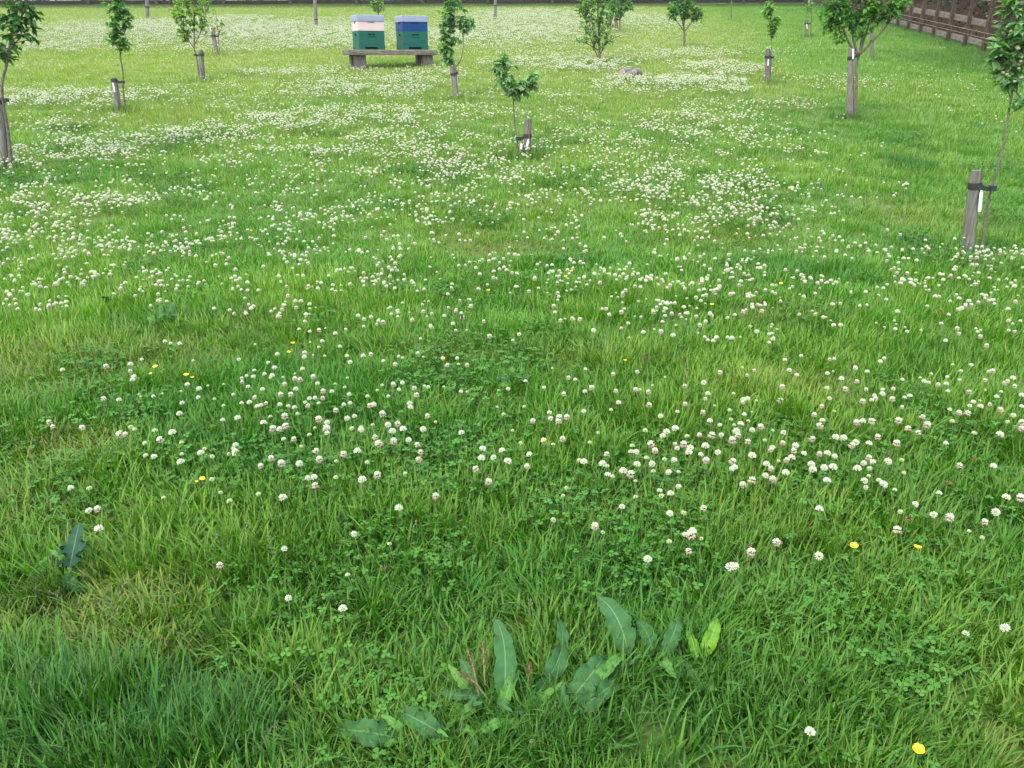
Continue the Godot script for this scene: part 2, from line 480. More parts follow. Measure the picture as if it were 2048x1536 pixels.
	["p", 1.446, -2.662, "eighty-eight", "fifty-four"],
	["w", -1.028, -2.668, "twenty-three", "fifty-four"],
	["p", 0.206, -2.671, "fifty-five", "fifty-four"],
	["p", -0.316, -2.673, "forty-two", "fifty-four"],
	["g", 0.89, -2.68, "seventy-three", "fifty-four"],
	["g", 0.825, -2.684, "seventy-one", "fifty-four"],
	["w", 1.886, -2.684, "ninety-nine", "fifty-four"],
	["w", -0.621, -2.684, "thirty-four", "fifty-four"],
	["w", -0.593, -2.684, "thirty-five", "fifty-four"],
	["p", 1.137, -2.686, "seventy-nine", "fifty-four"],
	["p", 1.547, -2.686, "ninety", "fifty-four"],
	["w", 0.56, -2.687, "sixty-five", "fifty-four"],
	["w", 0.146, -2.691, "fifty-four", "fifty-four"],
	["p", -0.858, -2.692, "twenty-eight", "fifty-four"],
	["p", 1.685, -2.693, "ninety-four", "fifty-four"],
	["p", 0.179, -2.694, "fifty-four", "fifty-four"],
	["p", 1.722, -2.699, "ninety-five", "fifty-four"],
	["p", 1.842, -2.699, "ninety-eight", "fifty-four"],
	["g", -0.811, -2.7, "twenty-nine", "fifty-four"],
	["g", -0.915, -2.7, "twenty-six", "fifty-four"],
	["p", -0.49, -2.7, "thirty-seven", "fifty-four"],
]
# More clover flowers a little farther off: look, x, z
const FLOWERS_BEYOND := [
	["w", 1.662, -2.717],
	["g", -0.032, -2.72],
	["p", 0.727, -2.721],
	["w", 0.886, -2.721],
	["p", 1.814, -2.724],
	["w", -1.27, -2.728],
	["g", 0.917, -2.732],
	["w", -0.83, -2.734],
	["w", 1.746, -2.736],
	["w", 1.945, -2.736],
	["w", 0.144, -2.741],
	["w", 0.634, -2.741],
	["w", 0.276, -2.745],
	["g", 1.24, -2.749],
	["w", 1.796, -2.749],
	["w", -0.858, -2.751],
	["p", -0.783, -2.751],
	["w", -0.891, -2.754],
	["w", -0.531, -2.755],
	["w", 0.381, -2.755],
	["b", 1.565, -2.755],
	["w", -0.391, -2.757],
	["w", 0.841, -2.764],
	["p", 1.507, -2.768],
	["p", -0.549, -2.769],
	["p", 0.891, -2.774],
	["w", 1.781, -2.774],
	["w", -0.986, -2.774],
	["p", -0.684, -2.777],
	["w", -1.015, -2.778],
	["p", 1.201, -2.78],
	["p", -1.578, -2.781],
	["w", -0.749, -2.781],
	["p", 0.532, -2.783],
	["p", 0.671, -2.783],
	["w", -0.653, -2.786],
	["g", 0.788, -2.787],
	["g", 0.048, -2.787],
	["w", 1.876, -2.789],
	["g", -1.123, -2.792],
	["p", 0.75, -2.793],
	["w", 1.396, -2.793],
	["w", -0.805, -2.794],
	["g", 1.819, -2.797],
	["w", -0.399, -2.797],
	["w", -0.631, -2.797],
	["w", -0.98, -2.801],
	["w", 0.901, -2.802],
	["w", -1.222, -2.804],
	["g", -0.058, -2.804],
	["p", -0.962, -2.808],
	["g", 0.954, -2.809],
	["w", -0.769, -2.811],
	["w", 0.92, -2.813],
	["w", -1.293, -2.815],
	["g", -1.164, -2.815],
	["w", 0.418, -2.816],
	["w", -1.539, -2.818],
	["p", -0.373, -2.819],
	["g", -1.595, -2.82],
	["p", -1.009, -2.822],
	["w", -1.062, -2.822],
	["g", -1.454, -2.824],
	["w", 1.54, -2.826],
	["p", 1.054, -2.826],
	["w", -1.409, -2.831],
	["p", 0.535, -2.833],
	["g", 1.919, -2.835],
	["p", -0.869, -2.835],
	["p", 1.433, -2.839],
	["w", 2.007, -2.839],
	["w", 1.253, -2.842],
	["g", 0.873, -2.846],
	["p", 1.388, -2.846],
	["w", -0.801, -2.849],
	["g", -1.474, -2.852],
	["p", 1.507, -2.852],
	["w", -0.49, -2.859],
	["w", 0.776, -2.859],
	["w", -0.202, -2.86],
	["g", -1.105, -2.861],
	["w", 1.727, -2.863],
	["g", 1.873, -2.863],
	["p", 0.206, -2.863],
	["p", 0.411, -2.863],
	["p", 0.49, -2.863],
	["p", -0.754, -2.868],
	["w", -0.648, -2.87],
	["g", -1.023, -2.871],
	["w", -0.577, -2.875],
	["w", -0.449, -2.875],
	["p", -0.923, -2.878],
	["g", -0.271, -2.878],
	["g", -1.397, -2.885],
	["w", 0.291, -2.886],
	["p", 1.826, -2.886],
	["p", 1.076, -2.886],
	["w", 1.483, -2.889],
	["g", -0.054, -2.89],
	["p", 1.416, -2.893],
	["g", -0.539, -2.893],
	["p", 0.689, -2.893],
	["w", 1.598, -2.896],
	["w", -0.721, -2.896],
	["w", -1.056, -2.899],
	["g", -0.351, -2.901],
	["w", -0.867, -2.902],
	["g", 0.514, -2.905],
	["w", 0.129, -2.908],
	["w", 1.462, -2.909],
	["w", 1.534, -2.911],
	["g", -0.18, -2.911],
	["p", -0.761, -2.914],
	["p", -0.393, -2.916],
	["p", 0.321, -2.919],
	["g", 0.565, -2.919],
	["p", 2.025, -2.92],
	["g", -0.675, -2.921],
	["g", -0.713, -2.924],
	["w", -0.339, -2.927],
	["w", 1.499, -2.927],
	["g", -1.341, -2.928],
	["w", -1.009, -2.928],
	["w", 0.774, -2.932],
	["p", 1.351, -2.934],
	["p", 2, -2.934],
	["w", -1.314, -2.935],
	["p", -0.919, -2.935],
	["p", -1.092, -2.94],
	["p", 1.914, -2.941],
	["g", -0.527, -2.942],
	["w", -0.789, -2.943],
	["p", -0.482, -2.947],
	["w", 1.282, -2.948],
	["w", -1.276, -2.95],
	["w", -0.016, -2.952],
	["g", -1.173, -2.953],
	["w", -1.542, -2.955],
	["p", -0.882, -2.955],
	["p", 1.736, -2.955],
	["w", 1.769, -2.955],
	["w", -0.447, -2.96],
	["w", 1.7, -2.962],
	["p", 2.016, -2.97],
	["g", -1.252, -2.985],
	["g", -0.991, -2.985],
	["g", 1.675, -2.987],
	["p", -0.871, -2.988],
	["w", 2.058, -2.991],
	["p", 0.964, -2.991],
	["g", -0.676, -2.991],
	["w", 1.356, -2.994],
	["p", -1.112, -2.995],
	["w", 1.7, -2.998],
	["w", 0.056, -2.999],
	["p", -0.819, -3],
	["w", 1.851, -3.006],
	["p", -1.56, -3.006],
	["g", 0.633, -3.011],
	["w", 1.801, -3.013],
	["p", 0.859, -3.013],
	["w", 0.262, -3.016],
	["p", -1.577, -3.018],
	["g", -0.949, -3.018],
	["p", 1.434, -3.02],
	["w", 1.623, -3.025],
	["p", 0.42, -3.027],
	["p", 0.235, -3.03],
	["w", -0.997, -3.031],
	["g", 1.744, -3.035],
	["w", 1.185, -3.035],
	["p", 1.006, -3.035],
	["w", -1.033, -3.045],
	["g", -0.906, -3.045],
	["w", 1.155, -3.045],
	["w", -1.873, -3.046],
	["p", 2.006, -3.05],
	["w", -1.112, -3.052],
	["w", -1.083, -3.052],
	["w", 0.307, -3.057],
	["p", -0.488, -3.06],
	["p", 0.525, -3.06],
	["w", 1.325, -3.065],
	["w", 1.884, -3.065],
	["p", -1.701, -3.068],
	["b", 0.736, -3.077],
	["g", 1.851, -3.08],
	["g", 0.17, -3.082],
	["g", 1.357, -3.087],
	["w", 1.501, -3.087],
	["g", 0.971, -3.087],
	["w", -1.61, -3.094],
	["w", -0.887, -3.097],
	["p", -0.273, -3.097],
	["w", 2.023, -3.1],
	["w", -1.094, -3.102],
	["w", 1.458, -3.11],
	["p", -0.19, -3.111],
	["w", 1.951, -3.115],
	["w", -1.011, -3.116],
	["w", 1.57, -3.129],
	["w", -1.576, -3.129],
	["g", -0.229, -3.131],
	["g", -1.36, -3.137],
	["w", -0.693, -3.145],
	["w", -1.045, -3.146],
	["w", -0.889, -3.154],
	["w", -0.553, -3.159],
	["w", 1.173, -3.16],
	["g", -0.471, -3.168],
	["w", -1.178, -3.17],
	["g", -0.383, -3.177],
	["p", -0.299, -3.18],
	["w", 1.397, -3.189],
	["w", -0.644, -3.189],
	["w", -0.49, -3.189],
	["w", -0.238, -3.193],
	["w", -0.715, -3.194],
	["p", 1.382, -3.197],
	["p", -0.614, -3.207],
	["w", -0.411, -3.211],
	["p", -0.904, -3.213],
	["g", -0.817, -3.213],
	["g", -0.869, -3.218],
	["w", 1.633, -3.229],
	["w", 1.277, -3.254],
	["w", -1.509, -3.278],
	["w", -0.763, -3.282],
	["w", -1.539, -3.291],
	["w", -1.049, -3.294],
	["w", -1.477, -3.296],
	["g", -0.874, -3.348],
	["g", -0.912, -3.35],
	["g", -1.17, -3.376],
	["w", -0.874, -3.419],
]
# Places nearly without clover: x, z, half width, half depth
const BARE := [
	[-2.04, -3.35, 0.63, 0.42],
	[-1.6, -3.56, 0.52, 0.15],
	[-6.58, -13.6, 2.24, 1.2],
	[-3.68, -9.5, 0.86, 0.54],
	[3.88, -9.66, 1.41, 4.54],
	[3.31, -5.44, 0.68, 0.73],
	[9.31, -31.26, 4.13, 15.45],
	[2.46, -5.39, 0.47, 0.48],
	[-4.48, -10.36, 0.87, 0.64],
	[-0.17, -4.94, 0.38, 0.29],
	[1.41, -10.44, 0.75, 0.65],
	[-0.15, -10.5, 0.88, 0.45],
	[1.71, -4.21, 0.33, 0.31],
	[1.4, -3.31, 0.36, 0.16],
]
const BUTTERCUPS := [
	["eighty-three", "seventy-one", 0.982, -1.902, 1],
	["ninety", "seventy-two", 1.156, -1.887, 1],
	["ninety", "ninety-eight", 0.864, -1.24, 1.05],
	["fifty-three", "fifty-seven", 0.113, -2.492, 0.8],
	["twenty", "sixty-three", -1.006, -2.235, 0.8],
	["nineteen", "sixty-three", -1.019, -2.221, 0.4],
	["fifteen", "forty-eight", -1.482, -3.044, 0.9],
	["fifteen", "forty-nine", -1.48, -2.989, 0.6],
	["eighteen", "forty-nine", -1.342, -3.003, 1],
	["nineteen", "forty-nine", -1.312, -2.989, 0.6],
	["twenty-nine", "forty-four", -0.985, -3.331, 0.9],
	["twenty-eight", "forty-six", -0.978, -3.232, 0.7],
	["forty-eight", "thirty-eight", -0.122, -3.964, 0.8],
	["fifty-six", "thirty-six", 0.324, -4.182, 0.9],
	["fifty-five", "thirty-six", 0.287, -4.104, 0.9],
	["seventy", "forty", 0.995, -3.764, 0.9],
	["seventy-six", "thirty-seven", 1.402, -3.985, 0.9],
	["twenty-five", "thirty", -1.644, -4.949, 0.8],
	["sixty-one", "forty-seven", 0.477, -3.095, 0.7],
	["forty-three", "forty-seven", -0.292, -3.128, 0.7],
]
# label, foot, top, radius, has strap, strap place, has link, link end, has tag, tag top, tag foot
const STAKES := [
	["thick weathered stake with black strap at the left edge", Vector3(-4.525, 0.668, -7.215), Vector3(-4.427, 1.246, -7.215), 0.0334, 1, Vector3(-4.427, 1.214, -7.215), 1, Vector3(-4.368, 1.226, -7.215), 0, Vector3(-4.427, 1.246, -7.215), Vector3(-4.427, 1.246, -7.215)],
	["leaning stake with white tag left of the small sapling at left", Vector3(-4.95, 0.948, -10.469), Vector3(-4.934, 1.317, -10.469), 0.0377, 1, Vector3(-4.934, 1.283, -10.469), 1, Vector3(-4.832, 1.265, -10.469), 1, Vector3(-4.939, 1.26, -10.469), Vector3(-4.936, 1.149, -10.469)],
	["grey stake strapped to the yellow green sapling", Vector3(-4.915, 1.2, -13.396), Vector3(-4.871, 1.638, -13.396), 0.0397, 1, Vector3(-4.881, 1.573, -13.396), 1, Vector3(-4.969, 1.566, -13.396), 0, Vector3(-4.871, 1.638, -13.396), Vector3(-4.871, 1.638, -13.396)],
	["leaning stake with white tag beside a nearly bare sapling", Vector3(-6.009, 1.545, -17.407), Vector3(-6.046, 2.056, -17.407), 0.0408, 1, Vector3(-6.027, 1.909, -17.407), 1, Vector3(-5.946, 1.909, -17.407), 1, Vector3(-6.066, 2.056, -17.407), Vector3(-6.055, 1.992, -17.407)],
	["small far stake with dark strap behind the yellow green sapling", Vector3(-8.181, 2.001, -22.712), Vector3(-8.132, 2.408, -22.712), 0.0462, 1, Vector3(-8.146, 2.313, -22.712), 1, Vector3(-8.067, 2.313, -22.712), 1, Vector3(-8.214, 2.468, -22.712), Vector3(-8.212, 2.396, -22.712)],
	["far stake with dark strap nearest the rear fence at left", Vector3(-12.543, 2.612, -29.824), Vector3(-12.413, 3.431, -29.824), 0.0602, 1, Vector3(-12.485, 3.032, -29.824), 0, Vector3(-12.485, 3.032, -29.824), 0, Vector3(-12.413, 3.431, -29.824), Vector3(-12.413, 3.431, -29.824)],
	["far stake between the left saplings and the beehives", Vector3(-5.815, 2.257, -25.687), Vector3(-5.785, 3.178, -25.687), 0.052, 1, Vector3(-5.806, 2.5, -25.687), 0, Vector3(-5.806, 2.5, -25.687), 0, Vector3(-5.785, 3.178, -25.687), Vector3(-5.785, 3.178, -25.687)],
	["brown stake strapped under the two lobed sapling right of the hives", Vector3(-0.758, 1.03, -11.424), Vector3(-0.801, 1.435, -11.424), 0.0375, 1, Vector3(-0.763, 1.335, -11.424), 1, Vector3(-0.749, 1.348, -11.424), 0, Vector3(-0.801, 1.435, -11.424), Vector3(-0.801, 1.435, -11.424)],
	["short brown stake with white tag and orange twine in the centre", Vector3(0.143, 0.718, -7.795), Vector3(0.151, 1.027, -7.795), 0.0358, 1, Vector3(0.152, 0.874, -7.795), 1, Vector3(0.057, 0.851, -7.795), 1, Vector3(0.157, 0.851, -7.795), Vector3(0.134, 0.75, -7.795)],
	["stubby low stake with white tag left of the centre stake", Vector3(0.076, 0.714, -7.75), Vector3(0.09, 0.824, -7.75), 0.0143, 0, Vector3(0.09, 0.824, -7.75), 0, Vector3(0.09, 0.824, -7.75), 1, Vector3(0.09, 0.815, -7.75), Vector3(0.085, 0.76, -7.75)],
	["far thin stake with dark strap right of the hives", Vector3(-0.585, 2.612, -29.824), Vector3(-0.561, 3.401, -29.824), 0.0516, 1, Vector3(-0.581, 3.078, -29.824), 0, Vector3(-0.581, 3.078, -29.824), 0, Vector3(-0.561, 3.401, -29.824), Vector3(-0.561, 3.401, -29.824)],
	["stake strapped under the round far sapling behind the bushy tree", Vector3(2.911, 2.113, -24.012), Vector3(2.878, 2.479, -24.012), 0.0487, 1, Vector3(2.894, 2.441, -24.012), 1, Vector3(2.991, 2.441, -24.012), 0, Vector3(2.878, 2.479, -24.012), Vector3(2.878, 2.479, -24.012)],
	["brown stake with white tag under the narrow pale sapling", Vector3(4.003, 1.184, -13.207), Vector3(3.952, 1.652, -13.207), 0.0431, 1, Vector3(3.958, 1.538, -13.207), 1, Vector3(4.037, 1.531, -13.207), 1, Vector3(3.962, 1.509, -13.207), Vector3(3.966, 1.416, -13.207)],
	["dark far stake with white tag before the rear fence at right", Vector3(7.714, 1.986, -22.538), Vector3(7.644, 2.378, -22.538), 0.0393, 1, Vector3(7.656, 2.296, -22.538), 1, Vector3(7.773, 2.296, -22.538), 1, Vector3(7.657, 2.284, -22.538), Vector3(7.688, 2.165, -22.538)],
	["tall grey stake with black strap and white tag under the spreading tree", Vector3(4.062, 0.905, -9.973), Vector3(3.955, 1.652, -9.973), 0.039, 1, Vector3(3.967, 1.544, -9.973), 1, Vector3(4.044, 1.576, -9.973), 1, Vector3(3.956, 1.646, -9.973), Vector3(3.975, 1.533, -9.973)],
	["brown stake half hidden behind the spreading tree", Vector3(7.049, 1.484, -16.7), Vector3(6.951, 2.091, -16.7), 0.0343, 1, Vector3(6.991, 1.807, -16.7), 0, Vector3(6.991, 1.807, -16.7), 0, Vector3(6.951, 2.091, -16.7), Vector3(6.951, 2.091, -16.7)],
	["large brown stake with white tag and black strap at right front", Vector3(2.847, 0.465, -4.854), Vector3(2.789, 0.952, -4.854), 0.0359, 1, Vector3(2.797, 0.863, -4.854), 1, Vector3(2.91, 0.849, -4.854), 1, Vector3(2.821, 0.84, -4.854), Vector3(2.838, 0.713, -4.854)],
]
const TREES := [
	{"name": "sapling", "label": "dark leafy sapling cut off by the left edge of the photo", "trunk": [Vector3(-4.47, 0.673, -7.215), Vector3(-4.421, 0.979, -7.215), Vector3(-4.394, 1.226, -7.215), Vector3(-4.367, 1.367, -7.215), Vector3(-4.293, 1.526, -7.215), Vector3(-4.207, 1.701, -7.215), Vector3(-4.145, 1.853, -7.215), Vector3(-4.091, 2.003, -7.215), Vector3(-4.021, 2.223, -7.215), Vector3(-3.952, 2.472, -7.215)], "r0": 0.0166, "r1": 0.0093, "branches": [[Vector3(-4.28, 1.545, -7.215), Vector3(-4.342, 1.701, -7.215), Vector3(-4.396, 1.815, -7.215)], [Vector3(-4.172, 1.777, -7.215), Vector3(-4.039, 1.91, -7.215), Vector3(-3.917, 2.077, -7.215)], [Vector3(-4.118, 1.929, -7.215), Vector3(-4.195, 2.114, -7.215), Vector3(-4.231, 2.295, -7.215)], [Vector3(-4.243, 1.623, -7.215), Vector3(-4.132, 1.701, -7.215)]], "lobes": [[Vector3(-4.178, 1.853, -7.215), 0.231, 0.245, 130], [Vector3(-4.026, 1.966, -7.215), 0.16, 0.134, 50], [Vector3(-4.293, 1.643, -7.215), 0.16, 0.142, 45], [Vector3(-4.046, 2.223, -7.215), 0.267, 0.267, 70], [Vector3(-4.376, 1.891, -7.215), 0.134, 0.223, 30]], "leaf": 0.06, "col": "dark", "single": 1, "fruit": 0},
	{"name": "sapling", "label": "small green sapling rising beside the leaning tagged stake at left", "trunk": [Vector3(-4.878, 0.958, -10.509), Vector3(-4.862, 1.141, -10.509), Vector3(-4.841, 1.345, -10.509), Vector3(-4.821, 1.546, -10.509), Vector3(-4.801, 1.716, -10.509), Vector3(-4.787, 1.911, -10.509), Vector3(-4.767, 2.076, -10.509), Vector3(-4.737, 2.292, -10.509)], "r0": 0.0125, "r1": 0.0066, "branches": [[Vector3(-4.816, 1.603, -10.509), Vector3(-4.874, 1.716, -10.509)], [Vector3(-4.806, 1.688, -10.509), Vector3(-4.713, 1.856, -10.509), Vector3(-4.68, 1.966, -10.509)], [Vector3(-4.786, 1.856, -10.509), Vector3(-4.867, 1.939, -10.509)]], "lobes": [[Vector3(-4.749, 2.076, -10.509), 0.139, 0.139, 110], [Vector3(-4.71, 1.966, -10.509), 0.107, 0.126, 80], [Vector3(-4.805, 1.755, -10.509), 0.139, 0.139, 110], [Vector3(-4.845, 1.867, -10.509), 0.088, 0.101, 50], [Vector3(-4.713, 2.292, -10.509), 0.114, 0.139, 60]], "leaf": 0.06, "col": "mid", "single": 0, "fruit": 0},
	{"name": "sapling", "label": "yellow green sapling with forked stem left of the hives", "trunk": [Vector3(-5.076, 1.235, -13.722), Vector3(-5.081, 1.416, -13.722), Vector3(-5.087, 1.58, -13.722), Vector3(-5.092, 1.654, -13.722), Vector3(-5.06, 1.859, -13.722), Vector3(-5.034, 2.076, -13.722), Vector3(-4.989, 2.361, -13.722), Vector3(-4.942, 2.71, -13.722)], "r0": 0.0151, "r1": 0.0091, "branches": [[Vector3(-5.092, 1.654, -13.722), Vector3(-5.195, 1.859, -13.722), Vector3(-5.228, 2.148, -13.722)], [Vector3(-5.093, 1.698, -13.722), Vector3(-4.945, 1.932, -13.722), Vector3(-4.864, 2.148, -13.722)], [Vector3(-5.193, 1.874, -13.722), Vector3(-5.293, 2.04, -13.722)], [Vector3(-5.048, 1.932, -13.722), Vector3(-5.09, 2.219, -13.722)]], "lobes": [[Vector3(-5.111, 2.184, -13.722), 0.244, 0.284, 190], [Vector3(-5.218, 1.917, -13.722), 0.146, 0.179, 90], [Vector3(-4.955, 2.076, -13.722), 0.162, 0.244, 60], [Vector3(-4.99, 2.502, -13.722), 0.292, 0.276, 120], [Vector3(-5.322, 2.148, -13.722), 0.081, 0.162, 30]], "leaf": 0.055, "col": "yellow", "single": 0, "fruit": 0},
	{"name": "sapling", "label": "nearly bare thin sapling beside the leaning tagged stake", "trunk": [Vector3(-6.027, 1.573, -17.62), Vector3(-6.026, 1.79, -17.62), Vector3(-6.016, 1.931, -17.62), Vector3(-6.01, 2.117, -17.62), Vector3(-6.01, 2.394, -17.62)], "r0": 0.0102, "r1": 0.0058, "branches": [[Vector3(-6.022, 1.894, -17.62), Vector3(-6.145, 2.164, -17.62), Vector3(-6.199, 2.348, -17.62)], [Vector3(-6.016, 1.931, -17.62), Vector3(-5.887, 2.117, -17.62), Vector3(-5.831, 2.228, -17.62)], [Vector3(-6.013, 2.024, -17.62), Vector3(-6.044, 2.302, -17.62)]], "lobes": [[Vector3(-6.039, 2.191, -17.62), 0.186, 0.206, 36], [Vector3(-5.904, 2.071, -17.62), 0.103, 0.103, 14]], "leaf": 0.05, "col": "yellow", "single": 0, "fruit": 0},
	{"name": "sapling", "label": "far narrow sapling right above the yellow green sapling", "trunk": [Vector3(-8.237, 2.044, -23.07), Vector3(-8.192, 2.336, -23.07), Vector3(-8.187, 2.637, -23.07), Vector3(-8.145, 2.994, -23.07)], "r0": 0.0116, "r1": 0.0075, "branches": [[Vector3(-8.197, 2.397, -23.07), Vector3(-8.054, 2.637, -23.07)]], "lobes": [[Vector3(-8.112, 2.781, -23.07), 0.161, 0.241, 60]], "leaf": 0.06, "col": "mid", "single": 0, "fruit": 0},
	{"name": "sapling", "label": "far bushy sapling showing above the left hive", "trunk": [Vector3(-4.298, 2.459, -27.865), Vector3(-4.278, 2.765, -27.865), Vector3(-4.261, 3.025, -27.865), Vector3(-4.255, 3.354, -27.865)], "r0": 0.0259, "r1": 0.0158, "branches": [[Vector3(-4.28, 2.736, -27.865), Vector3(-4.408, 2.967, -27.865)], [Vector3(-4.278, 2.765, -27.865), Vector3(-4.119, 2.996, -27.865)]], "lobes": [[Vector3(-4.264, 2.967, -27.865), 0.225, 0.225, 110], [Vector3(-4.406, 2.996, -27.865), 0.145, 0.161, 40], [Vector3(-4.258, 3.311, -27.865), 0.257, 0.257, 60]], "leaf": 0.07, "col": "mid", "single": 0, "fruit": 0},
	{"name": "sapling", "label": "two lobed sapling with drooping leaves right of the hives", "trunk": [Vector3(-0.767, 1.049, -11.567), Vector3(-0.769, 1.223, -11.567), Vector3(-0.771, 1.383, -11.567), Vector3(-0.809, 1.477, -11.567), Vector3(-0.861, 1.572, -11.567), Vector3(-0.862, 1.758, -11.567), Vector3(-0.843, 1.942, -11.567), Vector3(-0.815, 2.183, -11.567), Vector3(-0.8, 2.479, -11.567)], "r0": 0.018, "r1": 0.0077, "branches": [[Vector3(-0.763, 1.421, -11.567), Vector3(-0.693, 1.521, -11.567), Vector3(-0.662, 1.665, -11.567), Vector3(-0.657, 1.85, -11.567), Vector3(-0.626, 2.033, -11.567)], [Vector3(-0.86, 1.584, -11.567), Vector3(-0.902, 1.758, -11.567), Vector3(-0.924, 1.911, -11.567)], [Vector3(-0.844, 1.881, -11.567), Vector3(-0.77, 2.123, -11.567)]], "lobes": [[Vector3(-0.885, 1.646, -11.567), 0.11, 0.207, 130], [Vector3(-0.851, 1.868, -11.567), 0.124, 0.207, 110], [Vector3(-0.791, 2.093, -11.567), 0.207, 0.207, 190], [Vector3(-0.628, 1.954, -11.567), 0.11, 0.11, 60], [Vector3(-0.549, 1.93, -11.567), 0.069, 0.097, 26], [Vector3(-0.783, 2.361, -11.567), 0.207, 0.207, 80]], "leaf": 0.065, "col": "blue", "single": 1, "fruit": 0},
	{"name": "sapling", "label": "small broad leaved sapling at the short centre stake", "trunk": [Vector3(0.058, 0.725, -7.819), Vector3(0.048, 0.858, -7.819), Vector3(0.028, 0.949, -7.819), Vector3(0.019, 1.084, -7.819), Vector3(0.009, 1.216, -7.819), Vector3(-0.009, 1.291, -7.819), Vector3(-0.056, 1.391, -7.819), Vector3(-0.074, 1.498, -7.819), Vector3(-0.064, 1.625, -7.819)], "r0": 0.0077, "r1": 0.004, "branches": [[Vector3(0.009, 1.23, -7.819), Vector3(0.074, 1.291, -7.819), Vector3(0.144, 1.369, -7.819), Vector3(0.166, 1.412, -7.819)], [Vector3(-0.028, 1.334, -7.819), Vector3(-0.111, 1.391, -7.819), Vector3(-0.148, 1.455, -7.819)], [Vector3(0.014, 1.212, -7.819), Vector3(0.098, 1.26, -7.819), Vector3(0.205, 1.282, -7.819)], [Vector3(-0.055, 1.412, -7.819), Vector3(-0.028, 1.519, -7.819)]], "lobes": [[Vector3(-0.083, 1.455, -7.819), 0.115, 0.125, 80], [Vector3(-0.11, 1.54, -7.819), 0.096, 0.067, 34], [Vector3(0.098, 1.317, -7.819), 0.115, 0.086, 70], [Vector3(0.19, 1.369, -7.819), 0.096, 0.077, 40], [Vector3(0.047, 1.26, -7.819), 0.125, 0.048, 36], [Vector3(-0.056, 1.347, -7.819), 0.105, 0.057, 36]], "leaf": 0.052, "col": "blue", "single": 1, "fruit": 0},
	{"name": "tree", "label": "bushy many stemmed young tree with bare soil at its foot", "trunk": [Vector3(1.642, 1.421, -15.867), Vector3(1.623, 1.644, -15.867), Vector3(1.607, 1.814, -15.867), Vector3(1.589, 2.025, -15.867), Vector3(1.567, 2.315, -15.867), Vector3(1.546, 2.803, -15.867)], "r0": 0.0254, "r1": 0.0131, "branches": [[Vector3(1.611, 1.49, -15.867), Vector3(1.52, 1.687, -15.867), Vector3(1.437, 1.899, -15.867), Vector3(1.355, 2.15, -15.867)], [Vector3(1.636, 1.559, -15.867), Vector3(1.738, 1.772, -15.867), Vector3(1.816, 2.067, -15.867), Vector3(1.877, 2.315, -15.867)], [Vector3(1.622, 1.687, -15.867), Vector3(1.489, 1.983, -15.867), Vector3(1.44, 2.315, -15.867)], [Vector3(1.596, 1.644, -15.867), Vector3(1.369, 1.763, -15.867), Vector3(1.182, 1.814, -15.867)], [Vector3(1.667, 1.712, -15.867), Vector3(1.846, 1.831, -15.867), Vector3(2.027, 1.899, -15.867)], [Vector3(1.59, 1.983, -15.867), Vector3(1.649, 2.315, -15.867)]], "lobes": [[Vector3(1.478, 2.025, -15.867), 0.243, 0.243, 200], [Vector3(1.511, 2.356, -15.867), 0.336, 0.243, 240], [Vector3(1.755, 2.191, -15.867), 0.224, 0.28, 150], [Vector3(1.282, 2.398, -15.867), 0.187, 0.168, 80], [Vector3(1.763, 1.831, -15.867), 0.205, 0.093, 50], [Vector3(1.303, 1.78, -15.867), 0.187, 0.065, 26], [Vector3(1.627, 1.772, -15.867), 0.187, 0.149, 90], [Vector3(1.584, 2.763, -15.867), 0.373, 0.336, 160]], "leaf": 0.05, "col": "mid", "single": 0, "fruit": 0},
	{"name": "sapling", "label": "round far sapling behind the bushy many stemmed tree", "trunk": [Vector3(3.022, 2.125, -24.012), Vector3(2.992, 2.429, -24.012), Vector3(2.999, 2.554, -24.012), Vector3(2.996, 2.866, -24.012), Vector3(2.979, 3.174, -24.012)], "r0": 0.019, "r1": 0.0136, "branches": [[Vector3(2.99, 2.454, -24.012), Vector3(2.814, 2.654, -24.012)], [Vector3(2.99, 2.454, -24.012), Vector3(3.184, 2.704, -24.012)]], "lobes": [[Vector3(2.973, 2.779, -24.012), 0.334, 0.278, 200], [Vector3(2.871, 2.617, -24.012), 0.195, 0.167, 70], [Vector3(3.193, 2.779, -24.012), 0.195, 0.251, 70], [Vector3(2.981, 3.149, -24.012), 0.334, 0.278, 80]], "leaf": 0.07, "col": "dark2", "single": 0, "fruit": 0},
	{"name": "sapling", "label": "young tree with three branched fork and grey trunk right of the bushy tree", "trunk": [Vector3(3.88, 1.715, -19.263), Vector3(3.863, 1.91, -19.263), Vector3(3.839, 2.063, -19.263), Vector3(3.822, 2.266, -19.263), Vector3(3.819, 2.567, -19.263), Vector3(3.785, 2.962, -19.263)], "r0": 0.0279, "r1": 0.0157, "branches": [[Vector3(3.854, 2.023, -19.263), Vector3(3.693, 2.216, -19.263), Vector3(3.57, 2.367, -19.263)], [Vector3(3.863, 2.043, -19.263), Vector3(4.003, 2.226, -19.263), Vector3(4.146, 2.367, -19.263)], [Vector3(3.837, 2.084, -19.263), Vector3(3.747, 2.367, -19.263), Vector3(3.7, 2.666, -19.263)]], "lobes": [[Vector3(3.626, 2.487, -19.263), 0.225, 0.18, 150], [Vector3(3.993, 2.467, -19.263), 0.247, 0.202, 170], [Vector3(3.819, 2.567, -19.263), 0.225, 0.292, 150], [Vector3(4.117, 2.317, -19.263), 0.135, 0.112, 50], [Vector3(3.549, 2.347, -19.263), 0.112, 0.101, 40], [Vector3(3.789, 2.913, -19.263), 0.405, 0.27, 140]], "leaf": 0.065, "col": "dark2", "single": 0, "fruit": 0},
